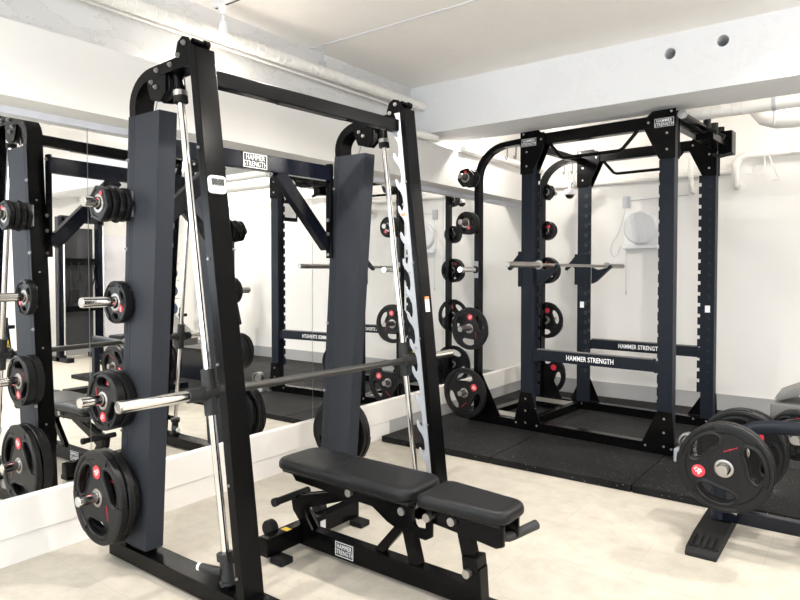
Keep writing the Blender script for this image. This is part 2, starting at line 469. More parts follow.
# ------------------------------------------------------------------ rubber tile platform
T = .045
tx = [.072, 1.01, 1.95, 2.89, 3.83, 4.77]; ty = [3.775, 4.70, 5.62, 6.325]
tile_words = [['corner rubber floor tile at the front by the mirrors', 'front-row rubber floor tile before the rack storage posts', 'front-row rubber floor tile beside the weight bench plates', 'front-row rubber floor tile under the weight bench pads', 'front-row rubber floor tile at the open end of the platform'],
              ['rubber floor tile under the storage side of the power rack', 'rubber floor tile inside the power rack', 'rubber floor tile beside the landmine of the power rack', 'rubber floor tile behind the weight bench', 'middle-row rubber floor tile at the open end'],
              ['rubber floor tile in the back corner by the mirrors', 'rubber floor tile under the rear of the power rack', 'rubber floor tile by the back wall beside the rear rack post', 'rubber floor tile by the back wall behind the weight bench', 'back-row rubber floor tile at the open end']]
for j in range(3):
    for i in range(5):
        t = MB().box(tx[i] + .003, tx[i + 1] - .003, ty[j] + .003, ty[j + 1] - .003, 0, T, .005).build('rubber_floor_tile', 'tile')
        tag(t, 'speckled black ' + tile_words[j][i], 'floor tile', 'rubber tiles of the lifting platform')

# ------------------------------------------------------------------ weight plates
def plate_proto(D, th, big=True, number='20'):
    """plate standing in the xz plane, front face towards -y, back at y=0"""
    Rr = D / 2; root = bpy.data.objects.new('weight_plate', None); COL.objects.link(root); root.empty_display_size = .05
    hole = .0275
    cu = bpy.data.curves.new('web', 'CURVE'); cu.dimensions = '2D'; cu.fill_mode = 'BOTH'; cu.extrude = th * .33
    def poly(pts):
        sp = cu.splines.new('POLY'); sp.points.add(len(pts) - 1); sp.use_cyclic_u = True
        for p, q in zip(sp.points, pts): p.co = (q[0], q[1], 0, 1)
    poly([(Rr * .93 * math.cos(2 * PI * i / 72), Rr * .93 * math.sin(2 * PI * i / 72)) for i in range(72)])
    poly([(hole * math.cos(2 * PI * i / 28), hole * math.sin(2 * PI * i / 28)) for i in range(28)])
    grips = []
    ang = [R(210), R(330), R(90)]
    if big: rc, ra, ph = .645 * Rr, .165 * Rr, R(36)
    else: rc, ra, ph = .64 * Rr, .15 * Rr, R(22)
    for a0 in ang:
        g = []
        for i in range(36):
            t = 2 * PI * i / 36
            ct, st = math.cos(t), math.sin(t)
            sg = lambda v: math.copysign(abs(v) ** .8, v)
            rr = rc + ra * sg(ct); a = a0 + ph * sg(st) * (1.0 if ct > 0 else .94)
            g.append((rr * math.cos(a), rr * math.sin(a)))
        grips.append(g)
        if D > .17: poly(g)
    web = curve_mesh(cu, 'web')
    mb = MB(); mb.bm.from_mesh(web); bpy.data.meshes.remove(web)
    for v in mb.bm.verts: v.co = Vector((v.co.x, v.co.z - th * .5, v.co.y))
    # raised outer rim with rounded edges
    if D > .17:
        pf = [(Rr * .90, -.10 * th), (Rr * .90, -.84 * th), (Rr * .915, -.95 * th), (Rr * .95, -th), (Rr * .985, -.95 * th), (Rr, -.82 * th), (Rr, -.18 * th), (Rr * .985, -.05 * th), (Rr * .95, 0), (Rr * .915, -.05 * th)]
        mb.lathe(pf, axis='y', seg=72, closed=True)
        # thicker lip segments between the grips
        for a0 in ang:
            a0 = a0 + R(60); N = 16; w = R(27)
            pts = []
            prev = None
            rows = []
            for i in range(N + 1):
                a = a0 - w + 2 * w * i / N
                row = [mb.bm.verts.new((r_ * math.cos(a), y_, r_ * math.sin(a))) for r_, y_ in ((Rr * .80, -.80 * th), (Rr * .82, -.99 * th), (Rr * .95, -1.03 * th), (Rr * 1.012, -.93 * th), (Rr * 1.012, -.07 * th), (Rr * .95, .0 * th))]
                rows.append(row)
            for i in range(N):
                for j in range(5):
                    mb.bm.faces.new([rows[i][j], rows[i + 1][j], rows[i + 1][j + 1], rows[i][j + 1]])
            mb.bm.faces.new(rows[0]); mb.bm.faces.new(rows[-1][::-1])
        # rolled edges of the grip openings
        for g in grips:
            pts = [Vector((p[0], -th * .5, p[1])) for p in g]
            c = sum(pts, Vector()) / len(pts); n = len(pts); rings = []
            for i in range(n):
                t = (pts[(i + 1) % n] - pts[i - 1]).normalized(); o = Vector((-t.z, 0, t.x))
                if o.dot(pts[i] - c) < 0: o = -o
                rings.append([mb.bm.verts.new(pts[i] + o * a + Vector((0, b_ * th, 0))) for a, b_ in ((-.002, -.30), (-.002, .30), (.004, .40), (.014, .36), (.016, .30), (.016, -.30), (.014, -.36), (.004, -.42))])
            for i in range(n):
                A, B_ = rings[i], rings[(i + 1) % n]
                for j in range(8):
                    mb.bm.faces.new([A[j], A[(j + 1) % 8], B_[(j + 1) % 8], B_[j]])
    else:
        # small change plate: rounded hexagonal body
        def hexr(i): 
            a = 2 * PI * i / 72; m = (a % (PI / 3)) - PI / 6
            return Rr * (1.0 * .35 + .65 * (.90 / math.cos(m)))
        rings = []
        for sc_, y_ in ((.86, -.06), (.97, -.1), (1.0, -.25), (1.0, -.75), (.97, -.92), (.9, -1.0), (.80, -.98), (.76, -.84)):
            rings.append([mb.bm.verts.new((hexr(i) * sc_ * math.cos(2 * PI * i / 72), y_ * th, hexr(i) * sc_ * math.sin(2 * PI * i / 72))) for i in range(72)])
        for q in range(len(rings)):
            A, B_ = rings[q], rings[(q + 1) % len(rings)]
            for j in range(72):
                mb.bm.faces.new([A[j], A[(j + 1) % 72], B_[(j + 1) % 72], B_[j]])
    disc = mb.build('disc', 'rubber', root)
    hr = MB().lathe([(hole, -.02 * th), (hole, -th * .93), (hole + .006, -th * .96), (hole + .012, -th * .90), (hole + .013, -th * .84), (hole + .013, -.1 * th), (hole + .010, -.02 * th)], axis='y', seg=32, closed=True)
    hr.build('hub_ring', 'steel', root)
    yb = -th * (.84 if D > .17 else .86) - .0006
    if D > .17:
        br = .072 * D if D > .3 else .085 * D; bc = Vector((-.55 * Rr * math.cos(R(30)) , yb, .55 * Rr * math.sin(R(30))))
        bd = MB().lathe([(br, 0), (br, -.0012), (br * .96, -.0016)], p=bc, axis='y', seg=28).build('weight_badge', 'red', root)
        place_text(number, br * .95, 'white', bd, bc + Vector((0, -.0022, -br * .12)), FACE_MY, 1.0, 'weight_number', bold=br * .02)
        place_text('KG', br * .42, 'white', bd, bc + Vector((0, -.0022, br * .55)), FACE_MY, 1.0, 'weight_unit', bold=br * .01)
        MB().lathe([(br, 0), (br, .0012), (br * .96, .0016)], p=(bc.x, -th * .16 + .0006, bc.z), axis='y', seg=28).build('weight_badge', 'red', root)
        # maker's script: an illegible slanted red flourish
        sm = MB(); c0 = Vector((.47 * Rr * math.cos(R(30)), yb, .47 * Rr * math.sin(R(30))))
        d = Vector((math.cos(R(-20)), 0, math.sin(R(-20)))); u = Vector((math.sin(R(20)), 0, math.cos(R(20))))
        L = .14 * D
        for q in range(7):
            p = c0 + d * (L * (q / 6 - .5)); hgt = L * (.085 if q % 3 else .14)
            sm.bar(p - u * hgt * .5, p + u * hgt * .5 + d * L * .06, .0012, L * .05, 0, (0, 1, 0))
        sm.bar(c0 - d * L * .5 - u * L * .03, c0 + d * L * .5 - u * L * .02, .0012, L * .035, 0, (0, 1, 0))
        sm.build('maker_script', 'red', root)
    else:
        bd = MB().lathe([(.011, 0), (.011, -.0012)], p=(-.42 * Rr, yb, .40 * Rr), axis='y', seg=20).build('weight_badge', 'red', root)
    return root
PROTO = {}
SPEC = {'XXL': (.392, .036, '20'), 'XL': (.408, .032, '20'), 'L': (.35, .030, '15'), 'M': (.255, .040, '10'), 'S': (.185, .036, '5'), 'XS': (.155, .027, '2.5')}
used = set()
def plate(kind, loc, rz, spin, label, group):
    """loc: centre of the back face; spin turns the plate on its peg"""
    D, th, num = SPEC[kind]
    if kind not in PROTO:
        PROTO[kind] = plate_proto(D, th, D > .2, num); o = PROTO[kind]
    else:
        o = copy_tree(PROTO[kind])
    o.location = loc
    o.rotation_mode = 'XYZ'
    o.rotation_euler = (Matrix.Rotation(rz, 3, 'Z') @ Matrix.Rotation(spin, 3, 'Y')).to_euler()
    tag(o, label, 'weight plate', group)
    return o

# ------------------------------------------------------------------ smith machine
SO = Vector((.75, 1.5, 0)); SR = 0.0; SKEW = .068   # the two side frames stand slightly out of square
smith = thing('smith_machine', 'tall black smith machine with slate column covers standing before the mirrors', 'smith machine', SO, SR)
S = lambda x, y, z: Vector((x, y, z)) - SO
def SW(x, y, z):  # design point -> world
    return Vector((x + (y - SO.y) * SKEW, y, z))
SLEAN = .134
HORNZ = (1.592, 1.172, .748, .324)
UX = (lambda z: .956 + (2.2 - z) * .130, lambda z: .977 + (2.176 - z) * .109)      # upright, +x edge
RX_ = (lambda z: .79 + (2.0 - z) * .148, lambda z: .803 + (1.976 - z) * .119)      # guide rod
SX = (lambda z: .492 - (1.98 - z) * .062, lambda z: .482 - (2.0 - z) * .0676)      # column cover, -x edge
for side, y0 in ((0, 1.5), (1, 2.725)):
    y1 = y0 + .09; ux, rx, sx = UX[side], RX_[side], SX[side]; dx = .03 * side
    inner = y0 + .085 if side == 0 else y0 - .004
    # base rail
    rail = MB()
    xe = ux(0) + .17
    rail.prism([(y0, .012), (y0 + .1, .012), (y0 + .1, .08), (y0, .08)], 'x', .285 - SO.x, xe - SO.x, .004)
    for v in rail.bm.verts: v.co.y -= SO.y
    for xx in (.34, xe - .06): rail.cyl(S(xx, y0 + .05, 0), S(xx, y0 + .05, .014), .03)
    rail.build('base_rail', 'gloss', smith)
    # leaning front upright (box tube)
    zt = 2.185
    up = MB()
    for (a, b_) in [(0, 0)]:
        w = .045 if side == 0 else .034
        up.hexa([S(ux(.08) - w, y0, .08), S(ux(.08), y0, .08), S(ux(.08), y1, .08), S(ux(.08) - w, y1, .08)],
                [S(ux(zt) - w, y0, zt), S(ux(zt), y0, zt - .012), S(ux(zt), y1, zt - .012), S(ux(zt) - w, y1, zt)], .004)
    u_ = up.build('upright', 'gloss', smith)
    bl = MB()
    for z in (.16, .5, .95, 1.35, 1.78): bl.bolt(S(ux(z) - .03, y0, z), (0, -1, 0), .006, .008)
    bl.build('bolts', 'bolt', u_)
    # column cover
    cv = MB(); zb, ztc = .10, 1.965; cw = .228
    cv.hexa([S(sx(zb) + .046, y0 - .0, zb), S(sx(zb) + cw - .018, y0, zb), S(sx(zb) + cw - .018, y0 + .08, zb), S(sx(zb) + .046, y0 + .08, zb)],
            [S(sx(ztc) + .046, y0, ztc), S(sx(ztc) + cw, y0, ztc), S(sx(ztc) + cw, y0 + .08, ztc), S(sx(ztc) + .046, y0 + .08, ztc)], .002)
    cv.hexa([S(sx(zb), y0 - .001, zb), S(sx(zb) + .047, y0 - .001, zb), S(sx(zb) + .047, y0 + .002, zb), S(sx(zb), y0 + .002, zb)],
            [S(sx(ztc), y0 - .001, ztc), S(sx(ztc) + .047, y0 - .001, ztc), S(sx(ztc) + .047, y0 + .002, ztc), S(sx(ztc), y0 + .002, ztc)])
    cvo = cv.build('column_cover', 'shroud', smith)
    seam = MB().hexa([S(sx(zb) + .028, y0 - .0018, zb + .01), S(sx(zb) + .0295, y0 - .0018, zb + .01), S(sx(zb) + .0295, y0 + .002, zb + .01), S(sx(zb) + .028, y0 + .002, zb + .01)],
                     [S(sx(ztc) + .028, y0 - .0018, ztc - .01), S(sx(ztc) + .0295, y0 - .0018, ztc - .01), S(sx(ztc) + .0295, y0 + .002, ztc - .01), S(sx(ztc) + .028, y0 + .002, ztc - .01)])
    seam.build('cover_seam', 'char', cvo)
    bl = MB()
    for z in (1.78, 1.40, 1.0, .6):
        bl.bolt(S(sx(z) + .006, y0, z), (0, -1, 0), .009, .01)
        bl.bolt(S(sx(z), y0 + .04, z - .1), (-1, 0, 0), .009, .01)
    bl.build('bolts', 'bolt', cvo)
    # foot plate of the cover on the rail
    MB().box(sx(.1) + .06 - SO.x, sx(.1) + .18 - SO.x, y0 + .012 - SO.y, y0 + .07 - SO.y, .078, .101).build('cover_foot', 'gloss', smith)
    # arch from the cover over to the upright
    pts = []
    x0, zc0 = sx(1.98) + .022, 2.005
    pts.append(S(sx(.09) + .022, y0 + .045, .08)); pts.append(S(x0, y0 + .045, 1.95)); pts.append(S(x0 - .001, y0 + .045, zc0))
    for i in range(1, 9):
        a = PI - (PI / 2) * i / 8 * .95
        pts.append(S(x0 + .145 + .146 * math.cos(a), y0 + .045, zc0 + .118 * math.sin(a)))
    pts.append(S(.905 + dx, y0 + .045, 2.134))
    ar = MB().tube(pts, 0, square=(.084, .046), up=(-1, 0, 0))
    aro = ar.build('arched_post', 'gloss', smith, angle=40)
    MB().bolt(S(.70, y0 + .003, 2.126), (0, -1, 0), .011, .012).bolt(S(.795, y0 + .003, 2.131), (0, -1, 0), .011, .012).build('bolts', 'bolt', aro)
    # cable pulley in a bracket below the arch
    pu = MB()
    pu.prism([(.615 - SO.x, 2.12), (.755 - SO.x, 2.12), (.755 - SO.x, 2.03), (.715 - SO.x, 1.998), (.65 - SO.x, 2.012), (.628 - SO.x, 2.06)], 'y', y0 + .005 - SO.y, y0 + .012 - SO.y, .002)
    pu.prism([(.615 - SO.x, 2.12), (.755 - SO.x, 2.12), (.755 - SO.x, 2.03), (.715 - SO.x, 1.998), (.65 - SO.x, 2.012), (.628 - SO.x, 2.06)], 'y', y0 + .06 - SO.y, y0 + .067 - SO.y, .002)
    puo = pu.build('pulley_bracket', 'gloss', smith)
    MB().lathe([(.008, -.016), (.062, -.016), (.066, -.012), (.056, 0), (.066, .012), (.062, .016), (.008, .016)], p=S(.692, y0 + .036, 2.07), axis='y', seg=32).build('pulley_wheel', 'rubber_dull', puo)
    MB().bolt(S(.66, y0 + .005, 2.085), (0, -1, 0), .01, .012).bolt(S(.69, y0 + .005, 2.06), (0, -1, 0), .01, .012).build('bolts', 'bolt', puo)
    MB().cyl(S(.655, y0 + .036, 2.04), S(.63, y0 + .036, 1.974), .003, 8).build('steel_cable', 'steel', smith)
    # pulley cheek on top of the upright
    ck = MB()
    cp = [(a + dx, b_ - .032) for a, b_ in [(.835, 2.14), (.825, 2.20), (.84, 2.245), (.872, 2.262), (.905, 2.252), (.93, 2.215), (.93, 2.14)]]
    ck.prism([(a - SO.x, b_) for a, b_ in cp], 'y', y0 + .004 - SO.y, y0 + .012 - SO.y, .002)
    ck.prism([(a - SO.x, b_) for a, b_ in cp], 'y', y0 + .058 - SO.y, y0 + .066 - SO.y, .002)
    cko = ck.build('top_pulley_bracket', 'gloss', smith)
    MB().bolt(S(.885 + dx, y0 + .004, 2.20), (0, -1, 0), .011, .012).bolt(S(.848 + dx, y0 + .004, 2.158), (0, -1, 0), .011, .012).build('bolts', 'bolt', cko)
    MB().lathe([(.006, -.018), (.034, -.018), (.03, 0), (.034, .018), (.006, .018)], p=S(.872 + dx, y0 + .035, 2.186), axis='y', seg=24).build('pulley_wheel', 'rubber_dull', cko)
    MB().cyl(S(.915 + dx, y0 + .02, 2.207), S(.915 + dx, y0 + .08, 2.203), .011).cyl(S(.915 + dx, y0 + .07, 2.203), S(.915 + dx, y0 + .09, 2.202), .018).build('top_roller', 'gloss', cko)
    # guide rod
    ry = y0 + .05
    rp = lambda z: S(rx(z), ry, z)
    rod = MB().cyl(rp(.06), rp(2.0), .0145, 20).build('guide_rod', 'chrome', smith)
    MB().cyl(rp(2.035), rp(2.135), .024).build('rod_socket', 'gloss', rod)
    MB().cyl(rp(2.015), rp(2.036), .029).build('rod_ferrule', 'bolt', rod)
    MB().cyl(rp(1.99), rp(2.016), .0285).build('rod_bumper', 'rubber_dull', rod)
    st = MB().cyl(rp(.085), rp(.18), .025).cyl(rp(.18), rp(.206), .034).cyl(rp(.085), rp(.10), .032)
    st.build('rod_stop', 'grip', rod)
    MB().cyl(rp(.07), rp(.085), .017).box(rp(.07).x - .03, rp(.07).x + .03, ry - .03 - SO.y, ry + .03 - SO.y, .078, .092).build('rod_foot', 'gloss', rod)
    MB().bar(rp(.2) + Vector((.02, 0, 0)), S(ux(.2) - .03, ry, .2), .03, .03).build('rod_bracket', 'gloss', rod)
    # short peg on the rail beside the rod
    lv = MB().cyl(rp(.14) + Vector((-.005, -.02, 0)), rp(.14) + Vector((-.10, -.045, 0)), .0155, 18).build('safety_stop_lever', 'grip', smith)
    MB().cyl(rp(.14) + Vector((-.10, -.045, 0)), rp(.14) + Vector((-.112, -.048, 0)), .0150, 18).build('lever_tip', 'plastic', lv)
    # perforated catch strip with hooks towards the rod
    prof = []; zlo, n = .12, 14; stp = .1425
    ztop = 2.15
    for q in range(n):
        z = ztop - .03 - q * stp
        if z < zlo + .1: break
        prof += [(-.075, z), (-.066, z - .010), (-.058, z - .024), (-.047, z - .027), (-.038, z - .018), (-.034, z + .0)] if False else []
    left = [(-.040, ztop)]
    z = ztop - .09
    while z > zlo + .14:
        left += [(-.030, z + .070), (-.028, z + .030), (-.034, z + .005), (-.046, z - .008), (-.058, z + .002), (-.066, z + .018), (-.074, z + .024), (-.078, z + .012), (-.076, z - .008), (-.062, z - .030), (-.050, z - .040), (-.040, z - .052), (-.033, z - .066)]
        z -= stp
    left.append((-.040, zlo))
    poly = left + [(0, zlo), (0, ztop)]
    ofs = .046 if side == 0 else .034
    poly = [(ux(zz) - ofs + xx * .80 - SO.x, zz) for xx, zz in poly]
    sp = MB().prism(poly, 'y', inner - SO.y, inner + .008 - SO.y)
    spo = sp.build('catch_strip', 'strip', smith)
    MB().box(ux(1.62) - .074 - SO.x, ux(1.62) - .050 - SO.x, inner - .001 - SO.y, inner - SO.y + .0005, 1.60, 1.612).build('orange_label', 'orange', spo)
    bl = MB()
    for zz in (2.03, 1.66, 1.3, .9, .5): bl.bolt(S(ux(zz) - .058, inner, zz), (0, -1, 0), .007, .006)
    bl.build('bolts', 'bolt', spo)
    # storage horns on the cover, outer side
    dirn = -1 if side == 0 else 1
    yf = y0 if side == 0 else y0 + .09
    for z in HORNZ:
        xc = sx(z)
        h = MB().cyl(S(xc, yf + dirn * .008, z), S(xc, yf + dirn * .182, z), .0225, 24)
        h.lathe([(.0205, 0), (.0225, -.003)] if False else [(.0225, 0), (.0205, dirn * .004)], p=S(xc, yf + dirn * .182, z), axis='y', seg=24)
        ho = h.build('weight_horn', 'chrome', smith)
        MB().box(xc - .055 - SO.x, xc + .055 - SO.x, min(yf, yf + dirn * .008) - SO.y, max(yf, yf + dirn * .008) - SO.y, z - .055, z + .055, .002).build('horn_flange', 'bolt' if side == 0 else 'gloss', ho)
# top crossbar between the uprights
ux, rx, sx = UX[0], RX_[0], SX[0]
tb = MB().bar(S(.895, 1.575, 2.083), S(.920, 2.735, 2.083), .055, .062).build('top_crossbar', 'gloss', smith)
MB().bar(S(.905, 1.95, 2.0498), S(.913, 2.35, 2.0498), .03, .006, 0).build('bar_underside_plate', 'shaft', tb)
# rear crossbar with the maker's plate
rc = MB().box(.425 - SO.x, .470 - SO.x, 1.59 - SO.y, 2.725 - SO.y, 1.827, 1.912, .004).build('rear_crossbar', 'navy', smith)
lp = MB().box(.4705 - SO.x, .4735 - SO.x, 2.095 - SO.y, 2.250 - SO.y, 1.830, 1.909, .0008).build('maker_plate', 'ink', rc)
fr = MB()
yA, yB2, zA, zB = 2.099 - SO.y, 2.246 - SO.y, 1.833, 1.906; xf = .4737 - SO.x
for (a, b_, c, d) in ((yA, yB2, zA, zA + .0035), (yA, yB2, zB - .0035, zB), (yA, yA + .003, zA, zB), (yB2 - .003, yB2, zA, zB)): fr.box(xf - .0005, xf + .0006, a, b_, c, d)
fr.build('plate_border', 'white', lp)
place_text('HAMMER\nSTRENGTH', .038, 'white', lp, (xf + .0012, (yA + yB2) / 2, (zA + zB) / 2 - .001), FACE_PX, .74, line=.84, space=1.06)
# braces
for (ya, yb, ) in ((2.335, 2.715), (1.98, 1.60)):
    MB().bar(S(.445, ya, 1.835), S(.425, yb, 1.45), .045, .075).build('brace', 'navy', smith)
for yb in (2.707, 1.592):
    bk = MB().box(.432 - SO.x, .472 - SO.x, yb - .006 - SO.y, yb + .012 - SO.y, 1.38, 1.925, .002).build('brace_bracket', 'gloss', smith)
    MB().bolt(S(.450, yb - .006, 1.90), (0, -1, 0), .011, .01).bolt(S(.450, yb - .006, 1.60), (0, -1, 0), .011, .01).bolt(S(.450, yb - .006, 1.52), (0, -1, 0), .011, .01).bolt(S(.450, yb - .006, 1.40), (0, -1, 0), .009, .01).build('bolts', 'bolt', bk)
# sliding bar
bz = .822; bx = rx(bz)
sb = MB().cyl(S(bx - .0, 1.5, bz), S(bx, 2.8, bz), .0165, 20).build('sliding_bar', 'shaft', smith)
for (a, b_) in ((1.19, 1.46), (2.865, 3.16)):
    sl = MB().tube([S(bx, a, bz), S(bx, b_, bz)], .0225, 28)
    for yy, dd in ((a, 1), (b_, -1)): pass
    sl.build('bar_sleeve', 'chrome', sb)
    e = a if a < 2 else b_
    MB().cyl(S(bx, 1.452, bz), S(bx, 1.515, bz), .0275, 24).build('sleeve_collar', 'grip', sb) if a < 2 else MB().cyl(S(bx, 2.81, bz), S(bx, 2.872, bz), .0275, 24).build('sleeve_collar', 'grip', sb)
    MB().lathe([(.0226, 0), (.0226, -.006 if a < 2 else .006), (.019, -.009 if a < 2 else .009), (.0165, -.004 if a < 2 else .004)], p=S(bx, e, bz), axis='y', seg=28).build('sleeve_cap', 'steel', sb)
for y0, sgn in ((1.55, 1), (2.775, -1)):
    rq = RX_[0 if sgn > 0 else 1]
    cr = MB().cyl(S(rq(.735), y0, .735), S(rq(.915), y0, .915), .0265, 24)
    cr.cyl(S(bx, y0 - .045, bz), S(bx, y0 + .045, bz), .030, 24)
    cr.build('bar_carriage', 'grip', sb)
    yi = y0 + sgn * -.055 if sgn == -1 else y0 + .05
    hk = MB().bar(S(bx + .005, yi, bz - .03), S(bx + .055, yi, bz + .17), .012, .042, .004, (1, 0, 0))
    hk.bar(S(bx + .05, yi, bz + .16), S(bx + .05, yi, bz + .21), .012, .022, .003, (1, 0, 0))
    hk.cyl(S(bx + .02, yi - .012, bz + .155), S(bx + .02, yi + .03, bz + .155), .012)
    hk.cyl(S(bx, yi - .008, bz), S(bx, yi + .008, bz), .033)
    hk.build('rotating_hook', 'char', sb)
    tri = MB().prism([(bx - .012 - SO.x, bz + .035), (bx + .038 - SO.x, bz + .040), (bx + .014 - SO.x, bz + .082)], 'y', yi - .0075 - SO.y, yi - .0065 - SO.y)
    tri.build('warning_sticker', 'yellow', sb)
    MB().prism([(bx + .006 - SO.x, bz + .044), (bx + .022 - SO.x, bz + .045), (bx + .014 - SO.x, bz + .062)], 'y', yi - .0085 - SO.y, yi - .0075 - SO.y).build('warning_mark', 'ink', sb)
# instruction stickers
stk = MB().box(UX[1](1.14) - .0 - SO.x, UX[1](1.14) + .001 - SO.x, 2.755 - SO.y, 2.79 - SO.y, 1.09, 1.155)
for v in stk.bm.verts: v.co.x += (1.12 - v.co.z) * .109 + .003
stk.build('paper_sticker', 'plastic', smith)
sto = MB().box(UX[1](1.14) - SO.x, UX[1](1.14) + .0012 - SO.x, 2.755 - SO.y, 2.79 - SO.y, 1.156, 1.17)
for v in sto.bm.verts: v.co.x += (1.12 - v.co.z) * .109 + .003
sto.build('orange_label', 'orange', smith)

def skew_tree(o):
    for c in o.children:
        if c.type == 'MESH':
            if c.location.length > 1e-6:
                c.location.x += c.location.y * SKEW
                if c.rotation_euler.z > 1: c.rotation_euler.z -= math.atan(SKEW)
            else:
                for v in c.data.vertices: v.co.x += v.co.y * SKEW
        skew_tree(c)
skew_tree(smith)

# plates on the smith machine columns
def smith_plates(side):
    grp = 'plates on the smith machine columns'
    where = 'near' if side == 0 else 'far'
    col = 'near smith column' if side == 0 else 'far smith column'
    y0 = 1.5 if side == 0 else 2.815
    d = -1 if side == 0 else 1
    rz = SR if side == 0 else SR + PI
    sx = SX[side]
    def put(kind, q, off, spin, lab):
        z = HORNZ[q]
        plate(kind, SW(sx(z), y0 + d * off, z - .0036), rz, spin, lab, grp)
    ords = ['innermost', 'second', 'third', 'outermost']
    for q in range(4):
        put('XS', 0, .010 + .030 * q, R(25 * q + (side * 40)), '%s of four change plates on the top horn of the %s' % (ords[q], col))
    put('S', 1, .012, R(180), 'single small plate on the second horn of the %s' % col)
    put('M', 2, .010, R(30), 'inner of two black plates on the third horn of the %s' % col)
    put('M', 2, .054, R(-120), 'outer black plate with red badge on the third horn of the %s' % col)
    put('L', 3, .009, R(20), 'inner big plate on the lowest horn of the %s' % col)
    put('XL', 3, .042, R(-20), 'middle big plate on the lowest horn of the %s' % col)
    put('XL', 3, .077, R(60), 'outer big plate with red badge on the lowest horn of the %s' % col)
smith_plates(0); smith_plates(1)

# timer stuck to the near upright
tm = thing('gym_timer', 'small white digital timer stuck on the near upright of the smith machine', 'timer', SW(ux(1.634) + .0015, 1.538, 1.634), SR)
tm.rotation_euler = (0, -math.atan(.134), -math.atan(SKEW))
tb_ = MB(); pts = []
for (cy_, cz_, a0) in ((.022, .020, 0), (-.022, .020, 90), (-.022, -.020, 180), (.022, -.020, 270)):
    for i in range(6):
        a = R(a0 + 90 * i / 5); pts.append((cy_ + .015 * math.cos(a), cz_ + .015 * math.sin(a)))
tb_.prism(pts, 'x', 0, .014, .0025); case = tb_.build('case', 'plastic', tm)
lc = MB().box(.0138, .0148, -.029, .029, -.006, .024).build('screen', 'lcd', tm)
place_text('00:00', .031, 'ink', lc, (.0153, 0, .009), FACE_PX, .78, 'digits', bold=.0015)
for yy in (-.018, .002, .022): MB().lathe([(.005, 0), (.005, .0025), (.004, .003)], p=(.014, yy * .8, -.021), axis='x', seg=16).build('button', 'plastic_grey', tm)

# ------------------------------------------------------------------ adjustable bench
BO = Vector((.885, 2.112, 0)); BR = R(-.8)
bench = thing('adjustable_bench', 'black padded adjustable weight bench with wheels standing inside the smith machine', 'bench', BO, BR)
def pad(x0, x1, w0, w1, z0, z1, name, drop=0.0, rnd=.07):
    """rounded upholstered pad, width w0 at x0 and w1 at x1"""
    def outline(inset):
        P = [(x0 + inset, -w0 / 2 + inset), (x1 - inset, -w1 / 2 + inset), (x1 - inset, w1 / 2 - inset), (x0 + inset, w0 / 2 - inset)]
        out = []
        rr = max(.012, rnd - inset)
        for i in range(4):
            p = Vector(P[i]); a = (Vector(P[i - 1]) - p).normalized(); b2 = (Vector(P[(i + 1) % 4]) - p).normalized()
            s_, e_ = p + a * rr, p + b2 * rr
            for k_ in range(7):
                t = k_ / 6; out.append((1 - t) ** 2 * s_ + 2 * t * (1 - t) * p + t * t * e_)
        return out
    mb = MB(); rings = []
    h = z1 - z0
    for inset, zz in ((.018, 0), (.006, .06), (0, .22), (0, .55), (.004, .78), (.012, .92), (.026, .985), (.05, 1.0)):
        rings.append([mb.bm.verts.new((p.x, p.y, z0 + h * zz + drop * (p.x - x0) / (x1 - x0))) for p in outline(inset)])
    for A, B_ in zip(rings, rings[1:]):
        n = len(A)
        for j in range(n): mb.bm.faces.new([A[j], A[(j + 1) % n], B_[(j + 1) % n], B_[j]])
    mb.bm.faces.new(rings[0][::-1]); mb.bm.faces.new(rings[-1])
    return mb
bp_ = pad(-.02, .745, .275, .275, .393, .445, 'backrest_pad', 0)
back = bp_.build('backrest_pad', 'vinyl', bench, angle=60)
MB().box(.30, .303, -.142, .142, .4445, .4462).build('pad_crease', 'ink', back)
seat = pad(.768, 1.150, .255, .185, .388, .440, 'seat_pad', 0, .05).build('seat_pad', 'vinyl', bench, angle=60)
MB().box(.02, .74, -.12, .12, .382, .394, .004).build('pad_board', 'rubber_dull', back)
MB().box(.79, 1.12, -.085, .085, .378, .390, .004).build('pad_board', 'rubber_dull', seat)
# backrest side plate
sp_ = MB().prism([(.02, .362), (.06, .315), (.30, .305), (.52, .30), (.60, .255), (.66, .235), (.70, .25), (.74, .35), (.74, .365), (.02, .365)], 'y', -.075, -.060, .003)
sp_.prism([(.02, .362), (.06, .315), (.30, .305), (.52, .30), (.60, .255), (.66, .235), (.70, .25), (.74, .35), (.74, .365), (.02, .365)], 'y', .060, .075, .003)
lift(build_each(sp_, 'backrest_bracket', 'gloss', bench), .020)
lift(build_each(MB().prism([(.70, .345), (.70, .26), (.74, .235), (.80, .232), (.83, .25), (.83, .355), (.80, .355), (.80, .275), (.76, .272), (.74, .29), (.74, .345)], 'y', -.085, -.070, .003).prism([(.70, .345), (.70, .26), (.74, .235), (.80, .232), (.83, .25), (.83, .355), (.80, .355), (.80, .275), (.76, .272), (.74, .29), (.74, .345)], 'y', .070, .085, .003), 'hinge_bracket', 'gloss', bench), .020)
lift(build_each(MB().prism([(.80, .362), (.80, .30), (.98, .285), (1.10, .272), (1.13, .285), (1.13, .362)], 'y', -.065, -.050, .003).prism([(.80, .362), (.80, .30), (.98, .285), (1.10, .272), (1.13, .285), (1.13, .362)], 'y', .050, .065, .003), 'seat_bracket', 'gloss', bench), .020)
pv = MB()
for x_, z_ in ((.40, .335), (.685, .322), (.815, .330), (.915, .332)):
    yy = .076 if x_ < .7 else (.086 if x_ < .85 else .066)
    pv.cyl((x_, -yy - .018, z_), (x_, yy + .018, z_), .0165, 18)
lift(build_each(pv, 'pivot_cap', 'bolt', bench), .020)
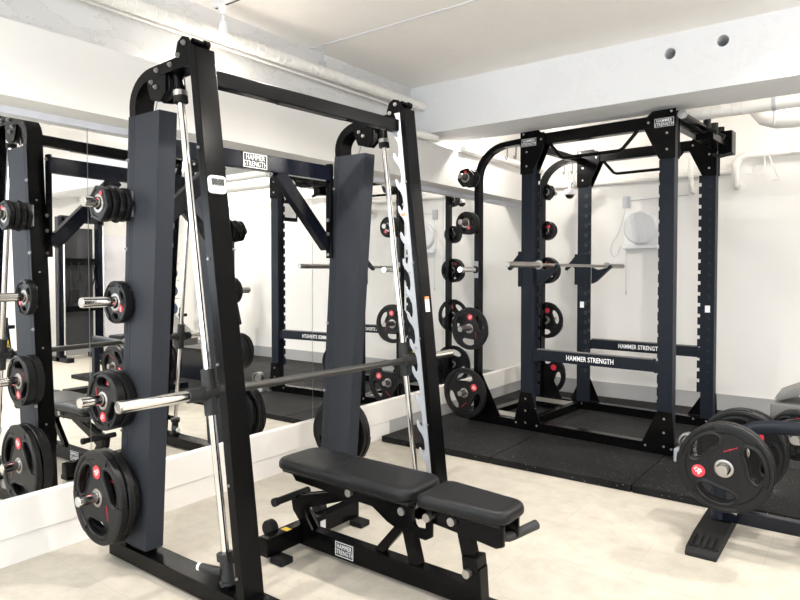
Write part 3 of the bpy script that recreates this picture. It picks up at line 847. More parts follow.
# spine
MB().bar((.02, 0, .062), (1.005, 0, .062), .06, .085).build('spine', 'gloss', bench)
lg = MB().box(.268, .378, -.0320, -.0305, .030, .098).build('maker_plate', 'ink', bench)
fb = MB()
for (a, b_, c, d) in ((.270, .376, .032, .035), (.270, .376, .093, .096), (.270, .273, .032, .096), (.373, .376, .032, .096)): fb.box(a, b_, -.0327, -.0319, c, d)
fb.build('plate_border', 'white', lg)
place_text('HAMMER\nSTRENGTH', .030, 'white', lg, (.323, -.0326, .0635), FACE_MY, .70, line=.84, space=1.06)
# rear cross beam, feet and wheels
MB().bar((.03, -.245, .075), (.03, .37, .075), .06, .085).build('rear_beam', 'gloss', bench)
for yy in (-.185, .345):
    MB().box(.045, .125, yy - .035, yy + .035, .0, .028, .006).build('foot_block', 'rubber_dull', bench)
for yy in (-.15, .17):
    MB().lathe([(.008, -.02), (.034, -.02), (.038, -.014), (.038, .014), (.034, .02), (.008, .02)], p=(-.030, yy, .118), axis='y', seg=28).build('wheel', 'rubber_dull', bench)
MB().box(.061, .0625, .085, .12, .05, .095).build('paper_sticker', 'plastic', bench)
MB().box(.02, .06, -.13, -.10, .1178, .1185).build('warning_sticker', 'yellow', bench)
# ladder arm for the backrest angle
build_each(MB().prism([(.06, .10), (-.01, .17), (-.025, .235), (.015, .245), (.30, .325), (.36, .325), (.36, .30), (.10, .205), (.055, .18), (.12, .10)], 'y', -.028, -.013, .003).prism([(.06, .10), (-.01, .17), (-.025, .235), (.015, .245), (.30, .325), (.36, .325), (.36, .30), (.10, .205), (.055, .18), (.12, .10)], 'y', .013, .028, .003), 'ladder_arm', 'gloss', bench)
MB().cyl((-.005, -.13, .24), (-.005, .07, .24), .017, 18).cyl((-.005, -.15, .24), (-.005, -.13, .24), .020, 18).build('ladder_handle', 'rubber_dull', bench)
# centre post and front leg
MB().bar((.70, 0, .10), (.640, 0, .315), .045, .05, .004, (1, 0, 0)).build('centre_post', 'gloss', bench)
MB().bar((.50, 0, .10), (.66, 0, .285), .03, .04, .004, (1, 0, 0)).build('support_link', 'gloss', bench)
MB().bar((.965, 0, .165), (.915, 0, .365), .045, .055, .004, (1, 0, 0)).build('seat_post', 'gloss', bench)
MB().bar((.985, 0, .02), (.975, 0, .175), .062, .075, .005, (1, 0, 0)).bar((.974, 0, .165), (.968, 0, .215), .074, .068, .006, (1, 0, 0)).build('front_leg', 'gloss', bench)
MB().cyl((.965, -.055, .155), (.965, .055, .155), .0165, 18).build('leg_pin', 'bolt', bench)
MB().box(.93, 1.04, -.085, .085, 0, .022, .006).build('front_foot', 'rubber_dull', bench)
# front handle
hp = [(1.02, .0, .318), (1.075, .02, .305), (1.09, .03, .303), (1.10, .04, .303), (1.235, .05, .308), (1.245, .16, .325)]
MB().tube(hp[:4], .014, 14).build('handle_bar', 'gloss', bench)
MB().tube([(1.085, .028, .303), (1.097, .038, .303), (1.108, .06, .306), (1.150, .165, .322), (1.151, .170, .323)], [.018, .019, .019, .019, .012], 16).build('handle_grip', 'grip', bench)

# ------------------------------------------------------------------ power rack
RO = Vector((.882, 4.603, T)); RRZ = R(-4.0)
rack = thing('power_rack', 'charcoal power rack with pull-up bars and plate storage on the rubber platform', 'power rack', RO, RRZ)
ZT = 2.40 - T
PW, PD = .098, .08      # post width in x, depth in y
LX, LY = 1.066, 1.02
def RW(x, y, z): return RO + Matrix.Rotation(RRZ, 3, 'Z') @ Vector((x, y, z))
def notched_post(cx, fy, inward, backward):
    p = MB().box(cx - PW / 2, cx + PW / 2, fy, fy + PD, .07, ZT - .02, .004)
    return p
def slots(cx, fy, inward, ys):
    """notched flange on the inner face of a post"""
    x0 = cx + inward * PW / 2; x1 = x0 + inward * .028
    prof = [(x0, .28)]
    pts_out = []
    z = .30
    while z < 2.02:
        pts_out += [(x1, z), (x1, z + .060), (x1 - inward * .020, z + .060), (x1 - inward * .020, z + .088)]
        z += .088
    poly = [(x0 - inward * .004, .28), (x1, .28)] + pts_out + [(x1, z), (x0 - inward * .004, z)]
    return MB().prism(poly, 'y', ys, ys + .008)
posts = [(0, 0, 1, 0), (LX, 0, -1, 0), (0, LY, 1, 1), (LX, LY, -1, 1)]
for (cx, fy, inw, rear) in posts:
    po = notched_post(cx, fy, inw, rear).build('post', 'char', rack)
    slots(cx, fy, inw, fy + PD - .008 if not rear else fy).build('notched_flange', 'char', po)
    sl = MB(); z = .36
    n = 20
    if rear:
        for q in range(19):
            sl.cyl((cx - inw * .005, fy - .0008, z + q * .088), (cx - inw * .005, fy + .002, z + q * .088), .0055, 10)
        build_each(sl, 'pin_hole', 'ink', po)
        if inw > 0:
            z = .34
            while z < 2.0:
                MB().box(cx + PW / 2 - .030, cx + PW / 2 - .001, fy - .0006, fy + .001, z, z + .034).build('slot', 'ink', po); z += .088  # black patches painted for the shaded insides of the slots
    # base gusset
    zb = -.0
    g = MB(); zt_ = .30
    if cx == 0: gp = [(cx - .115, .012), (cx + .15, .012), (cx + .05, .30), (cx - .045, .30)] if not rear else [(cx - .14, .07), (cx + .14, .07), (cx + .05, .27), (cx - .05, .27)]
    else: gp = [(cx - .175, .012), (cx + .075, .012), (cx + .052, .30), (cx - .045, .30)] if not rear else [(cx - .17, .07), (cx + .06, .07), (cx + .052, .27), (cx - .045, .27)]
    gy = fy - .007 if not rear else fy + PD
    go = g.prism(gp, 'y', gy, gy + .007, .001).build('base_gusset', 'gloss', rack)
    bl = MB()
    if not rear:
        for dx, zz in ((0, .25), (0, .155), (0, .06), (.10 if cx == 0 else -.125, .05), (-.085 if cx == 0 else .05, .05)): bl.bolt((cx + dx, gy, zz), (0, -1, 0), .0085, .006)
    else:
        for dx, zz in ((0, .05), (-.1, .055)): bl.bolt((cx + dx, fy, zz), (0, -1, 0), .0085, .006)
    bl.build('bolts', 'bolt', go)
    # top gusset with the maker's plate
    s_ = inw
    tp = [(cx - s_ * .056, ZT - .33), (cx - s_ * .056, ZT), (cx + s_ * .10, ZT), (cx + s_ * .155, ZT - .05), (cx + s_ * .155, ZT - .115), (cx + s_ * .052, ZT - .33)]
    if s_ < 0: tp = tp[::-1]
    ty_ = fy - .008
    to = MB().prism(tp, 'y', ty_, ty_ + .008, .001).build('top_gusset', 'gloss', rack)
    MB().prism(tp, 'y', fy + PD, fy + PD + .008, .001).build('top_gusset', 'gloss', rack)
    bl = MB()
    for dx, zz in ((-.028 * s_ if True else 0, -.018), (.0, -.16), (.0, -.27), (.125 * s_, -.075)): bl.bolt((cx + dx, ty_, ZT + zz), (0, -1, 0), .0085, .006)
    bl.build('bolts', 'bolt', to)
    if not rear:
        pl_ = MB().box(cx - .046 if s_ > 0 else cx - .085, cx + .085 if s_ > 0 else cx + .046, ty_ - .002, ty_, ZT - .118, ZT - .055).build('maker_plate', 'ink', rack)
        mx_ = (cx + .0195) if s_ > 0 else (cx - .0195)
        fb = MB(); a, b2 = mx_ - .063, mx_ + .063; c, d = ZT - .115, ZT - .058
        for (q0, q1, q2, q3) in ((a, b2, c, c + .002), (a, b2, d - .002, d), (a, a + .002, c, d), (b2 - .002, b2, c, d)): fb.box(q0, q1, ty_ - .0027, ty_ - .0018, q2, q3)
        fb.build('plate_border', 'white', pl_)
        place_text('HAMMER\nSTRENGTH', .029, 'white', pl_, (mx_, ty_ - .0026, ZT - .087), FACE_MY, .84, bold=.0003, line=.84, space=1.06)
# numbers on the rear post
for q in range(18):
    place_text(str(q + 1), .020, 'ink', rack, (LX + .012, LY - .0007, 2.02 - q * .088), FACE_MY, 1.0, 'position_number', depth=.0003, bold=.0004)
MB().box(LX - .02, LX + .018, LY - .0012, LY, .93, .985).build('paper_sticker', 'plastic', rack)
MB().box(-.02, .018, LY - .0012, LY, .93, .985).build('paper_sticker', 'plastic', rack)
# base rails
MB().box(-.55, LX + .05, .0, .075, 0, .07, .004).build('base_rail', 'gloss', rack)
MB().box(-.55, LX + .05, LY, LY + .075, 0, .07, .004).build('base_rail', 'gloss', rack)
MB().box(-.055, .0, .076, LY - .001, 0, .07, .004).build('base_rail', 'gloss', rack)
MB().box(-.54, -.46, .076, LY - .001, 0, .05, .004).build('base_rail', 'gloss', rack)
for y_ in (.076, LY - .20):
    MB().box(-.43, -.06, y_, y_ + .16, .058, .064).build('tread_plate', 'tread', rack)
# storage posts with the curved tops
for fy, rear in ((0, 0), (LY, 1)):
    xs = -.475 if not rear else -.430; yc = fy + .0375
    pts = [(xs, yc, .07), (xs, yc, 1.6), (xs, yc, 2.02)]
    for i in range(1, 10):
        a = PI - (PI / 2) * i / 9
        pts.append((xs + .28 + .28 * math.cos(a), yc, 2.02 + .265 * math.sin(a)))
    pts.append((-.05, yc, 2.292))
    MB().tube(pts, 0, square=(.072, .042), up=(-1, 0, 0)).build('storage_post', 'gloss', rack, angle=40)
    gs = MB().prism([(xs - .02, .07), (xs + .22, .07), (xs + .03, .42), (xs + .02, .42)], 'y', fy + .03, fy + .038, .001)
    gs.build('base_gusset', 'gloss', rack)
    # two J hooks for bands hang under the curve
    hk = MB()
    for xx in (-.20, -.12):
        hk.tube([(xx, yc - .0, 2.262), (xx, yc - .005, 2.18), (xx + .006, yc - .02, 2.163), (xx + .006, yc - .038, 2.165), (xx + .005, yc - .046, 2.185)], .0055, 8)
    hk.box(-.235, -.085, yc - .028, yc + .028, 2.262, 2.270)
    hk.build('band_hook', 'bolt', rack)
    d = -1 if not rear else 1
    yo = fy if not rear else fy + .075
    for z in (2.03, 1.66, 1.275, .79, .265):
        ho = MB().cyl((xs, yo + d * .004, z), (xs, yo + d * .235, z), .0215, 22).build('weight_horn', 'steel' if z != 1.275 else 'chrome', rack)
        MB().lathe([(.030, 0), (.030, d * .02), (.022, d * .024)], p=(xs, yo + d * .003, z), axis='y', seg=24).build('horn_collar', 'rubber_dull', ho)
        MB().box(xs - .021, xs + .021, min(yo, yo + d * .004), max(yo, yo + d * .004), z - .07, z + .07).build('horn_flange', 'strip' if z == 1.275 else 'gloss', ho)
# crossbars with bent pull-up grips
for fy in (0, LY):
    MB().box(.06, LX - .06, fy + .002, fy + .075, ZT - .115, ZT - .03, .004).build('top_crossbar', 'gloss', rack)
    zb = ZT - .115
    MB().tube([(.17, fy + .03, zb + .01), (.19, fy + .03, zb - .01), (.27, fy + .03, zb - .105), (.30, fy + .03, zb - .118), (.72, fy + .03, zb - .118), (.75, fy + .03, zb - .105), (.84, fy + .03, zb - .01), (.855, fy + .03, zb + .01)], .013, 14).build('pull_up_grip', 'gloss', rack)
MB().bar((0, PD + .008, ZT - .10), (0, LY - .008, ZT - .10), .05, .05).build('side_crossbar', 'gloss', rack)
# rotating grip station over the open side
MB().bar((LX + .02, PD + .008, ZT - .07), (LX + .02, LY - .01, ZT - .07), .06, .07).build('side_crossbar', 'gloss', rack)
MB().cyl((LX + .09, .03, ZT - .045), (LX + .09, LY - .08, ZT - .045), .020, 20).build('grip_tube', 'gloss', rack)
for y_ in (.03,): MB().lathe([(.024, 0), (.030, -.002), (.030, -.022), (.012, -.024), (.012, -.02)], p=(LX + .09, y_, ZT - .045), axis='y', seg=24).build('tube_cap', 'bolt', rack)
for y_ in (.56, .76, .94):
    MB().cyl((LX + .10, y_, ZT - .05), (LX + .10, y_, ZT + .025), .026, 18).cyl((LX + .10, y_, ZT - .05), (LX + .17, y_, ZT - .09), .018, 14).build('grip_knob', 'rubber_dull', rack)
MB().box(LX + .04, LX + .16, .50, LY + .02, ZT - .14, ZT - .09, .004).box(LX + .10, LX + .20, LY - .16, LY - .04, ZT - .20, ZT - .02, .01).build('grip_carrier', 'gloss', rack)
MB().tube([(LX + .08, LY - .2, ZT - .2), (LX + .14, LY - .25, ZT - .23), (LX + .2, LY - .16, ZT - .2)], .012, 10).build('grip_bar', 'rubber_dull', rack)
# safety bars between the posts, lettered
for fy in (0, LY):
    zc_ = .605
    sy = fy + .018
    s1 = MB().box(PW / 2 + .03, LX - PW / 2 - .03, sy, sy + .05, zc_ - .045, zc_ + .040, .004)
    so = s1.box(PW / 2 + .002, PW / 2 + .03, sy - .004, sy + .054, zc_ - .05, zc_ + .03, .003).box(LX - PW / 2 - .03, LX - PW / 2 - .002, sy - .004, sy + .054, zc_ - .05, zc_ + .03, .003).build('safety_bar', 'char', rack)
    MB().box(PW / 2 + .035, LX - PW / 2 - .035, sy + .004, sy + .046, zc_ + .040, zc_ + .047, .002).build('bar_liner', 'liner', so)
    place_text('HAMMER STRENGTH', .052, 'white', so, (LX * .485, sy - .0007, zc_ - .004), FACE_MY, .74, bold=.0008, space=1.04)
# J cups on the mirror-side posts
JZ = 1.288
for fy in (0, LY):
    j = MB()
    j.box(-PW / 2 - .022, -PW / 2 - .001, fy - .012, fy + PD + .01, JZ - .15, JZ + .13, .003)
    j.box(-PW / 2 - .022, PW / 2 + .03, fy - .012, fy - .001, JZ - .15, JZ + .13, .003) if fy else j.box(-PW / 2 - .022, -PW / 2 + .01, fy - .012, fy - .001, JZ - .15, JZ + .13, .003)
    yy = fy + .012
    j.prism([(PW / 2 + .03, JZ - .14), (PW / 2 + .07, JZ - .12), (.262, JZ + .010), (.245, JZ + .030), (.225, JZ + .004), (PW / 2 + .085, JZ - .015), (PW / 2 + .03, JZ + .01)], 'y', yy, yy + .05, .004)
    j.prism([(-PW / 2 - .02, JZ + .125), (-PW / 2 - .135, JZ - .005), (-PW / 2 - .12, JZ - .02), (-PW / 2 - .06, JZ + .03), (-PW / 2 - .02, JZ - .02)], 'y', yy, yy + .04, .004)
    j.build('j_cup', 'char', rack)
# plates stored on the rack
def rack_plate(rear, kind, z, off, spin, lab):
    fy = LY + .075 if rear else 0; d = 1 if rear else -1
    plate(kind, RW(-.430 if rear else -.475, fy + d * (.026 + off), z - .0042), RRZ + (PI if rear else 0), spin, lab, 'plates on the power rack storage posts')
nw = 'storage post of the rack nearer the room'
for q, w_ in enumerate(('inner', 'middle', 'outer')):
    rack_plate(0, 'XS', 2.03, .03 + q * .042, R(25 * q), '%s of three small change plates on the top peg of the front rack storage post' % w_)
rack_plate(0, 'S', 1.66, .055, R(10), 'inner of two small black plates on the second peg of the front rack storage post')
rack_plate(0, 'S', 1.66, .102, R(200), 'outer of two small black plates on the second peg of the front rack storage post')
rack_plate(0, 'L', .79, .05, R(65), 'medium black plate with red badge on the fourth peg of the front rack storage post')
rack_plate(0, 'XL', .265, .12, R(120), 'large black plate with red badge on the lowest peg of the front rack storage post')
rack_plate(1, 'XS', 2.03, .0, R(15), 'inner small change plate on the top peg of the rear rack storage post')
rack_plate(1, 'XS', 2.03, .035, R(45), 'outer small change plate on the top peg of the rear rack storage post')
rack_plate(1, 'S', 1.66, .0, R(15), 'inner small black plate on the second peg of the rear rack storage post')
rack_plate(1, 'S', 1.66, .04, R(95), 'outer small black plate on the second peg of the rear rack storage post')
rack_plate(1, 'M', 1.275, .0, R(15), 'inner black plate on the third peg of the rear rack storage post')
rack_plate(1, 'M', 1.275, .045, R(75), 'outer black plate on the third peg of the rear rack storage post')
rack_plate(1, 'L', .79, .02, R(50), 'medium black plate on the fourth peg of the rear rack storage post')
rack_plate(1, 'XL', .265, .02, R(10), 'large black plate on the lowest peg of the rear rack storage post')

# barbell resting in the J cups
bb0 = RW(.188, -.60, 0); BBZ = T + JZ + .020
bell = thing('barbell', 'long steel barbell resting across the J cups of the power rack', 'barbell', (bb0.x, bb0.y, BBZ), RRZ)
MB().cyl((0, .44, 0), (0, 1.73, 0), .0125, 18).build('shaft', 'steel', bell)
for a, b_, c, d in ((0, .44, .44, .455), (1.73, 2.09, 1.715, 1.73)):
    so = MB().tube([(0, a, 0), (0, a + .004, 0), (0, b_ - .004, 0), (0, b_, 0)], [.0195, .0215, .0215, .0195], 24).build('sleeve', 'steel', bell)
    MB().lathe([(.022, c), (.034, c + .002), (.034, d - .002), (.022, d)], axis='y', seg=26).build('sleeve_collar', 'bolt', bell)

# landmine block bolted beside the rack's front post
lm = thing('landmine_base', 'chrome ring landmine block on the rubber tile beside the front rack post', 'landmine', RW(LX + .15, -.06, 0), RRZ)
MB().box(-.055, .0, -.045, .04, 0, .085, .006).build('block', 'strip', lm)
MB().lathe([(.050, -.03), (.062, -.028), (.064, 0), (.062, .028), (.050, .03)], p=(.03, .0, .135), axis='y', seg=32, closed=True).lathe([(.040, -.02), (.040, .02)], p=(.03, .0, .135), axis='y', seg=32).build('ring', 'bolt', lm)
MB().box(.001, .09, -.04, .04, 0, .074, .004).build('stand', 'steel', lm)

# ------------------------------------------------------------------ weight bench at the right
WO = Vector((2.50, 3.42, 0)); 
wb = thing('plate_loaded_bench', 'grey padded plate loaded bench with a bent dark tube frame on one rubber foot', 'bench', WO, R(0))
ft = MB()
ft.prism([(-.335, 0), (-.335, .016), (-.315, .038), (-.16, .056), (.25, .064), (.27, .04), (.27, 0)], 'x', -.105, .030, .006)
fo = ft.build('foot', 'rubber_dull', wb)
gr = MB()
for q in range(5): gr.box(-.095 + q * .028, -.080 + q * .028, -.305, -.20, .040, .048)
for v in gr.bm.verts: v.co.z += (v.co.y + .305) * .16
gr.build('foot_ribs', 'rubber_dull', fo)
fr = MB().tube([(-.03, .05, .07), (-.03, .05, .30), (-.022, .05, .38), (.005, .05, .45), (.06, .05, .51), (.13, .05, .545), (.21, .05, .56), (.32, .05, .567), (1.1, .05, .59)], .033, 20)
fr.build('frame_tube', 'char', wb)
MB().bar((-.02, .05, .098), (1.2, .05, .098), .05, .065).build('base_beam', 'navy', wb)
MB().cyl((-.005, .0, .14), (.06, -.01, .125), .008, 10).build('pin', 'bolt', wb)
MB().box(1.14, 1.26, -.22, .30, 0, .065, .006).build('rear_foot', 'rubber_dull', wb)
MB().bar((1.08, .05, .13), (1.08, .05, .60), .06, .06, .004, (1, 0, 0)).build('rear_post', 'char', wb)
hn = MB().cyl((.052, -.375, .430), (.052, .015, .430), .0225, 24).build('weight_horn', 'steel', wb)
MB().cyl((-.015, .05, .420), (.052, .05, .420), .02, 14).cyl((.052, .015, .43), (.052, .105, .40), .026, 18).build('horn_bracket', 'char', wb)
MB().cyl((.052, .10, .398), (.052, .34, .398), .0225, 24).build('weight_horn', 'steel', wb)
MB().cyl((.275, .20, .475), (.275, .42, .475), .02, 16).build('weight_horn', 'steel', wb)
# pads and their carrier (only their ends are in the frame)
ys = .52
MB().box(.150, .75, ys - .15, ys + .15, .532, .618, .014).build('seat_pad', 'padgrey', wb)
MB().hexa([(.185, ys - .13, .625), (.62, ys - .13, .80), (.62, ys + .13, .80), (.185, ys + .13, .625)], [(.172, ys - .13, .655), (.60, ys - .13, .87), (.60, ys + .13, .87), (.172, ys + .13, .655)], .012).build('back_pad', 'padgrey', wb)
MB().box(.24, .8, ys - .04, ys + .04, .50, .532, .004).bar((.45, ys, .1), (.45, ys, .52), .06, .06, .004, (1, 0, 0)).box(.40, .50, ys - .2, ys + .2, T + .001, .10, .004).bar((.47, .05, .57), (.47, ys, .52), .05, .05).build('pad_carrier', 'char', wb)
def wb_plate(kind, x, y, z, spin, lab, rz=0):
    plate(kind, WO + Vector((x, y, z - .0036)), rz, spin, lab, 'plates on the padded bench frame')
wb_plate('XXL', .052, -.295, .430, R(-45), 'large black plate with a red badge facing out, outermost on the padded bench peg')
wb_plate('XXL', .052, -.252, .430, R(-45), 'large black plate just behind the outermost one on the padded bench peg')
wb_plate('XL', .052, .13, .398, R(20), 'large black plate against the far side of the bent bench tube', PI)
wb_plate('XL', .052, .18, .398, R(80), 'large black plate second from the bent bench tube on its far side', PI)
wb_plate('XL', .052, .23, .398, R(140), 'large black plate at the far end of the rear bench peg', PI)
wb_plate('S', .275, .315, .475, R(30), 'small black plate overlapping the grey pad at the edge of the bench')
wb_plate('M', .275, .360, .475, R(60), 'medium black plate behind the small one by the grey pad')

# dark dumbbell rack standing behind the bench
dk = thing('storage_rack', 'low dark steel rack standing on the rubber tiles behind the padded bench', 'rack', (3.15, 4.6, T))
MB().box(-.32, .5, -.14, -.08, 0, .34, .006).build('front_panel', 'navy', dk)
MB().box(-.34, .5, -.16, .25, .34, .37, .004).build('shelf', 'gloss', dk)
MB().box(-.30, .5, .17, .22, 0, .34, .006).build('rear_panel', 'gloss', dk)

# ------------------------------------------------------------------ pipes and services
def pipe_thing(name, label, pts, r, m, cat='pipe', extra=None):
    t = MB().tube(pts, r, 20).build(name, m); tag(t, label, cat); return t
pts = []; rad = []
y_ = -2.59
while y_ < 4.27:
    for dy, r_ in ((0, .036), (.044, .036), (.047, .0385), (.052, .0385)):
        if y_ + dy < 4.275: pts.append((.115, y_ + dy, 2.62 + .012 * (y_ + dy - 2.2))); rad.append(r_)
    y_ += .055
p = MB().tube(pts, rad, 20).build('insulated_pipe', 'wrap'); tag(p, 'thick white wrapped pipe running under the ceiling above the mirrors', 'pipe')
MB().tube([(.05, -2.59, 2.575), (.05, 4.2, 2.60)], .009, 10).build('conduit', 'duct', p)
for y_ in (3.10, .6):
    MB().cyl((.115, y_, 2.66), (.115, y_, ZC), .005, 8).box(.10, .13, y_ - .02, y_ + .02, 2.655, 2.70, .003).build('hanger', 'plastic_grey', p)
pipe_thing('ledge_pipe', 'plain white pipe along the ledge behind the ceiling beam', [(.225, BY1 + .002, 2.362), (.225, 6.33, 2.376)], .030, 'duct')
pipe_thing('ledge_pipe', 'short white pipe bending over the ledge just before the ceiling beam', [(.13, 3.6, 2.376), (.16, 3.75, 2.376), (.22, 4.05, 2.374), (.24, 4.277, 2.372)], .030, 'duct')
hg = MB().cyl((.245, 5.02, 2.39), (.245, 5.02, ZC), .005, 8).box(.23, .26, 4.99, 5.05, 2.38, 2.46, .004).build('pipe_hanger', 'plastic_grey'); tag(hg, 'slim hanger rod holding the white pipe behind the beam', 'pipe hanger')
d1 = pipe_thing('large_duct', 'thick white pipe running directly behind the ceiling beam', [(.95, 4.98, 2.452), (6.85, 4.98, 2.452)], .055, 'duct')
jn = MB()
for x_ in (2.08, 2.14, 2.2, 2.27, 2.33): jn.lathe([(.0555, -.004), (.0575, -.002), (.0575, .002), (.0555, .004)], p=(x_, 4.98, 2.452), axis='x', seg=24, closed=True)
build_each(jn, 'joint_ring', 'wrap', d1)
MB().cyl((2.52, 4.98, 2.507), (2.52, 4.98, ZC), .006, 8).cyl((2.52, 4.98, 2.30), (2.52, 4.98, 2.397), .006, 8).lathe([(.0555, -.012), (.0585, -.012), (.0585, .012), (.0555, .012)], p=(2.52, 4.98, 2.452), axis='x', seg=24, closed=True).build('hanger', 'plastic_grey', d1)
pipe_thing('duct_elbow', 'fat white duct dropping from the ceiling and turning along the back wall', [(2.37, 5.40, 2.80), (2.37, 5.40, 2.60), (2.385, 5.40, 2.52), (2.43, 5.40, 2.455), (2.50, 5.40, 2.43), (2.58, 5.40, 2.425), (6.85, 5.40, 2.425)], .078, 'duct')
# water pipes that come down the back wall
lp_ = pipe_thing('wall_pipe', 'white pipe bending down the back wall beside the rear rack post', [(2.10, 6.335, 2.06), (2.10, 6.26, 2.07), (2.10, 6.225, 2.11), (2.10, 6.215, 2.20), (2.105, 6.215, 2.25), (2.13, 6.215, 2.29), (2.19, 6.215, 2.31), (6.85, 6.215, 2.33)], .030, 'duct')
MB().lathe([(.031, 0), (.055, 0), (.055, -.008), (.031, -.012)], p=(2.10, 6.338, 2.06), axis='y', seg=24, closed=True).build('wall_flange', 'duct', lp_)
MB().cyl((2.56, 6.215, 2.36), (2.56, 6.215, ZC), .007, 8).box(2.53, 2.59, 6.18, 6.25, 2.29, 2.37, .006).build('hanger', 'duct', lp_)
lq_ = pipe_thing('wall_pipe', 'white pipe stub bending into the back wall behind the rack', [(1.735, 6.335, 2.04), (1.735, 6.26, 2.05), (1.735, 6.225, 2.09), (1.735, 6.215, 2.25), (1.735, 6.215, 2.34)], .024, 'duct')
MB().lathe([(.025, 0), (.048, 0), (.048, -.008), (.025, -.012)], p=(1.735, 6.338, 2.04), axis='y', seg=24, closed=True).build('wall_flange', 'duct', lq_)
pipe_thing('wall_conduit', 'flat white conduit running along the back wall above the exhaust fan', [(.03, 6.30, 2.19), (2.06, 6.30, 2.19)], .024, 'duct')
wl = MB().tube([(2.32, 6.20, 2.30), (2.33, 6.18, 2.2), (2.28, 6.17, 2.13), (2.2, 6.17, 2.15)], .005, 8).tube([(2.35, 6.2, 2.30), (2.42, 6.19, 2.12), (2.44, 6.19, 2.08), (2.38, 6.19, 2.08)], .005, 8).build('loose_cable', 'duct')
tag(wl, 'loose white cable dangling from the pipe on the back wall', 'cable')
# exhaust fan on the back wall
fx, fz = 1.275, 1.728
fan = thing('exhaust_fan', 'square white exhaust fan with round grille and pull cord on the back wall', 'fan', (fx, YB, fz))
MB().box(-.165, .165, -.02, 0, -.16, .165, .004).build('frame', 'plastic', fan)
MB().lathe([(.0, -.02), (.150, -.02), (.160, -.03), (.158, -.060), (.145, -.075), (.0, -.078)], p=(0, 0, 0), axis='y', seg=44).build('shroud', 'plastic', fan)
gl = MB()
for q in range(-8, 9):
    x_ = q * .017; h = math.sqrt(max(0, .148 ** 2 - x_ * x_)); gl.box(x_ - .002, x_ + .002, -.083, -.076, -h, h)
gl.build('grille', 'plastic', fan)
MB().box(-.165, .165, -.075, 0, -.200, -.165, .004).build('drip_tray', 'plastic', fan)
MB().box(-.185, -.115, -.02, 0, .20, .315, .004).box(-.17, -.13, -.03, -.02, .23, .30, .003).build('cord_switch', 'plastic_grey', fan)
cd = MB().tube([(-.15, -.03, .20), (-.17, -.03, .10), (-.22, -.02, -.05), (-.28, -.012, -.13), (-.30, -.012, -.22), (-.27, -.012, -.28), (-.23, -.012, -.26), (-.20, -.02, -.17)], .0022, 6).tube([(-.145, -.02, -.2), (-.145, -.012, -.62)], .0022, 6).cyl((-.145, -.012, -.62), (-.145, -.012, -.65), .006, 8)
cd.build('pull_cord', 'plastic_grey', fan)
MB().tube([(-.115, -.01, .27), (.3, -.008, .285), (.50, -.008, .29)], .004, 6).build('power_cord', 'plastic_grey', fan)
# dome camera hanging from the beam side
cm = thing('dome_camera', 'white dome security camera hanging near the back corner', 'camera', (.63, 6.12, 2.085))
MB().lathe([(.0, .045), (.030, .05), (.052, .04), (.060, .02), (.060, -.01), (.0, -.012)], axis='z', seg=32).build('housing', 'plastic', cm)
MB().ball((0, 0, -.012), .044, 24, (1, 1, .95)).build('dome', 'glassdark', cm)
MB().cyl((0, 0, .045), (0, 0, .14), .014, 14).bar((0, .0, .12), (0, .21, .12), .04, .03).build('ceiling_mount', 'plastic', cm)
cw = MB()
for dx in (-.025, .0, .025): cw.tube([(dx, .02, .04), (dx * 1.6 + .01, .03, .10), (dx, .02, .17), (dx * 1.8, .08, .24)], .0045, 6)
cw.build('camera_leads', 'plastic_grey', cm)
# track lights
def spot_fixture(name, x, y, z, label, rail=False):
    t = thing(name, label, 'spotlight', (x, y, z), 0, 'ceiling spotlights')
    MB().cyl((0, 0, min(0, ZC - z)), (0, 0, min(0, ZC - z) - .03), .026, 16).cyl((0, 0, -.0), (0, 0, -.05), .020, 16).cyl((0, 0, -.05), (0, 0, -.085), .008, 10).build('stem', 'plastic', t)
    MB().lathe([(.0, -.085), (.018, -.086), (.024, -.10), (.026, -.16), (.024, -.162)], axis='z', seg=24).build('lamp_holder', 'plastic', t)
    MB().lathe([(.024, -.155), (.030, -.175), (.028, -.190), (.0, -.198)], axis='z', seg=24).build('bulb', 'dial', t)
    return t
tr = MB().box(.085, 2.6, 2.235, 2.27, ZC - .045, ZC, .003).build('track_rail', 'plastic'); tag(tr, 'white lighting track on the ceiling above the smith machine', 'lighting track')
MB().box(.10, 2.58, 2.246, 2.259, ZC - .0458, ZC - .0445).build('track_groove', 'ink', tr)
def add_light(name, kind, loc, power, color, rot=(0, 0, 0), **k):
    l = bpy.data.lights.new(name, kind); l.energy = power; l.color = color
    for a, v in k.items(): setattr(l, a, v)
    o = bpy.data.objects.new(name, l); COL.objects.link(o); o.location = loc; o.rotation_euler = rot; return o
WARM = (1.0, .945, .875)
spots = [(.165, 2.252, ZC - .045, 'white track spotlight at the wall end of the ceiling track'),
         (1.45, 2.252, ZC - .045, 'white track spotlight over the bench'),
         (2.45, 2.252, ZC - .045, 'white track spotlight at the room end of the ceiling track'),
         (.45, 4.90, ZC, 'bare white spotlight behind the beam near the mirrors'),
         (3.0, 5.2, ZC, 'bare white spotlight behind the beam near the ducts'),
         (4.6, 1.4, ZC, 'white ceiling spotlight in the middle of the room'),
         (3.5, 4.04, ZC + .10, 'white ceiling spotlight just before the beam'),
         (.8, -.1, ZC, 'white ceiling spotlight before the mirrors near the front windows'),
         (5.9, 3.6, ZC, 'white fill spotlight added by the door wall'),  # added lamp that brightens the room reflected in the mirrors
         (4.6, 5.5, ZC, 'white fill spotlight added behind the beam over the pulley trainer')]  # added lamp that lifts the upper back wall seen in the mirrors
DN = (0, 0, -1)
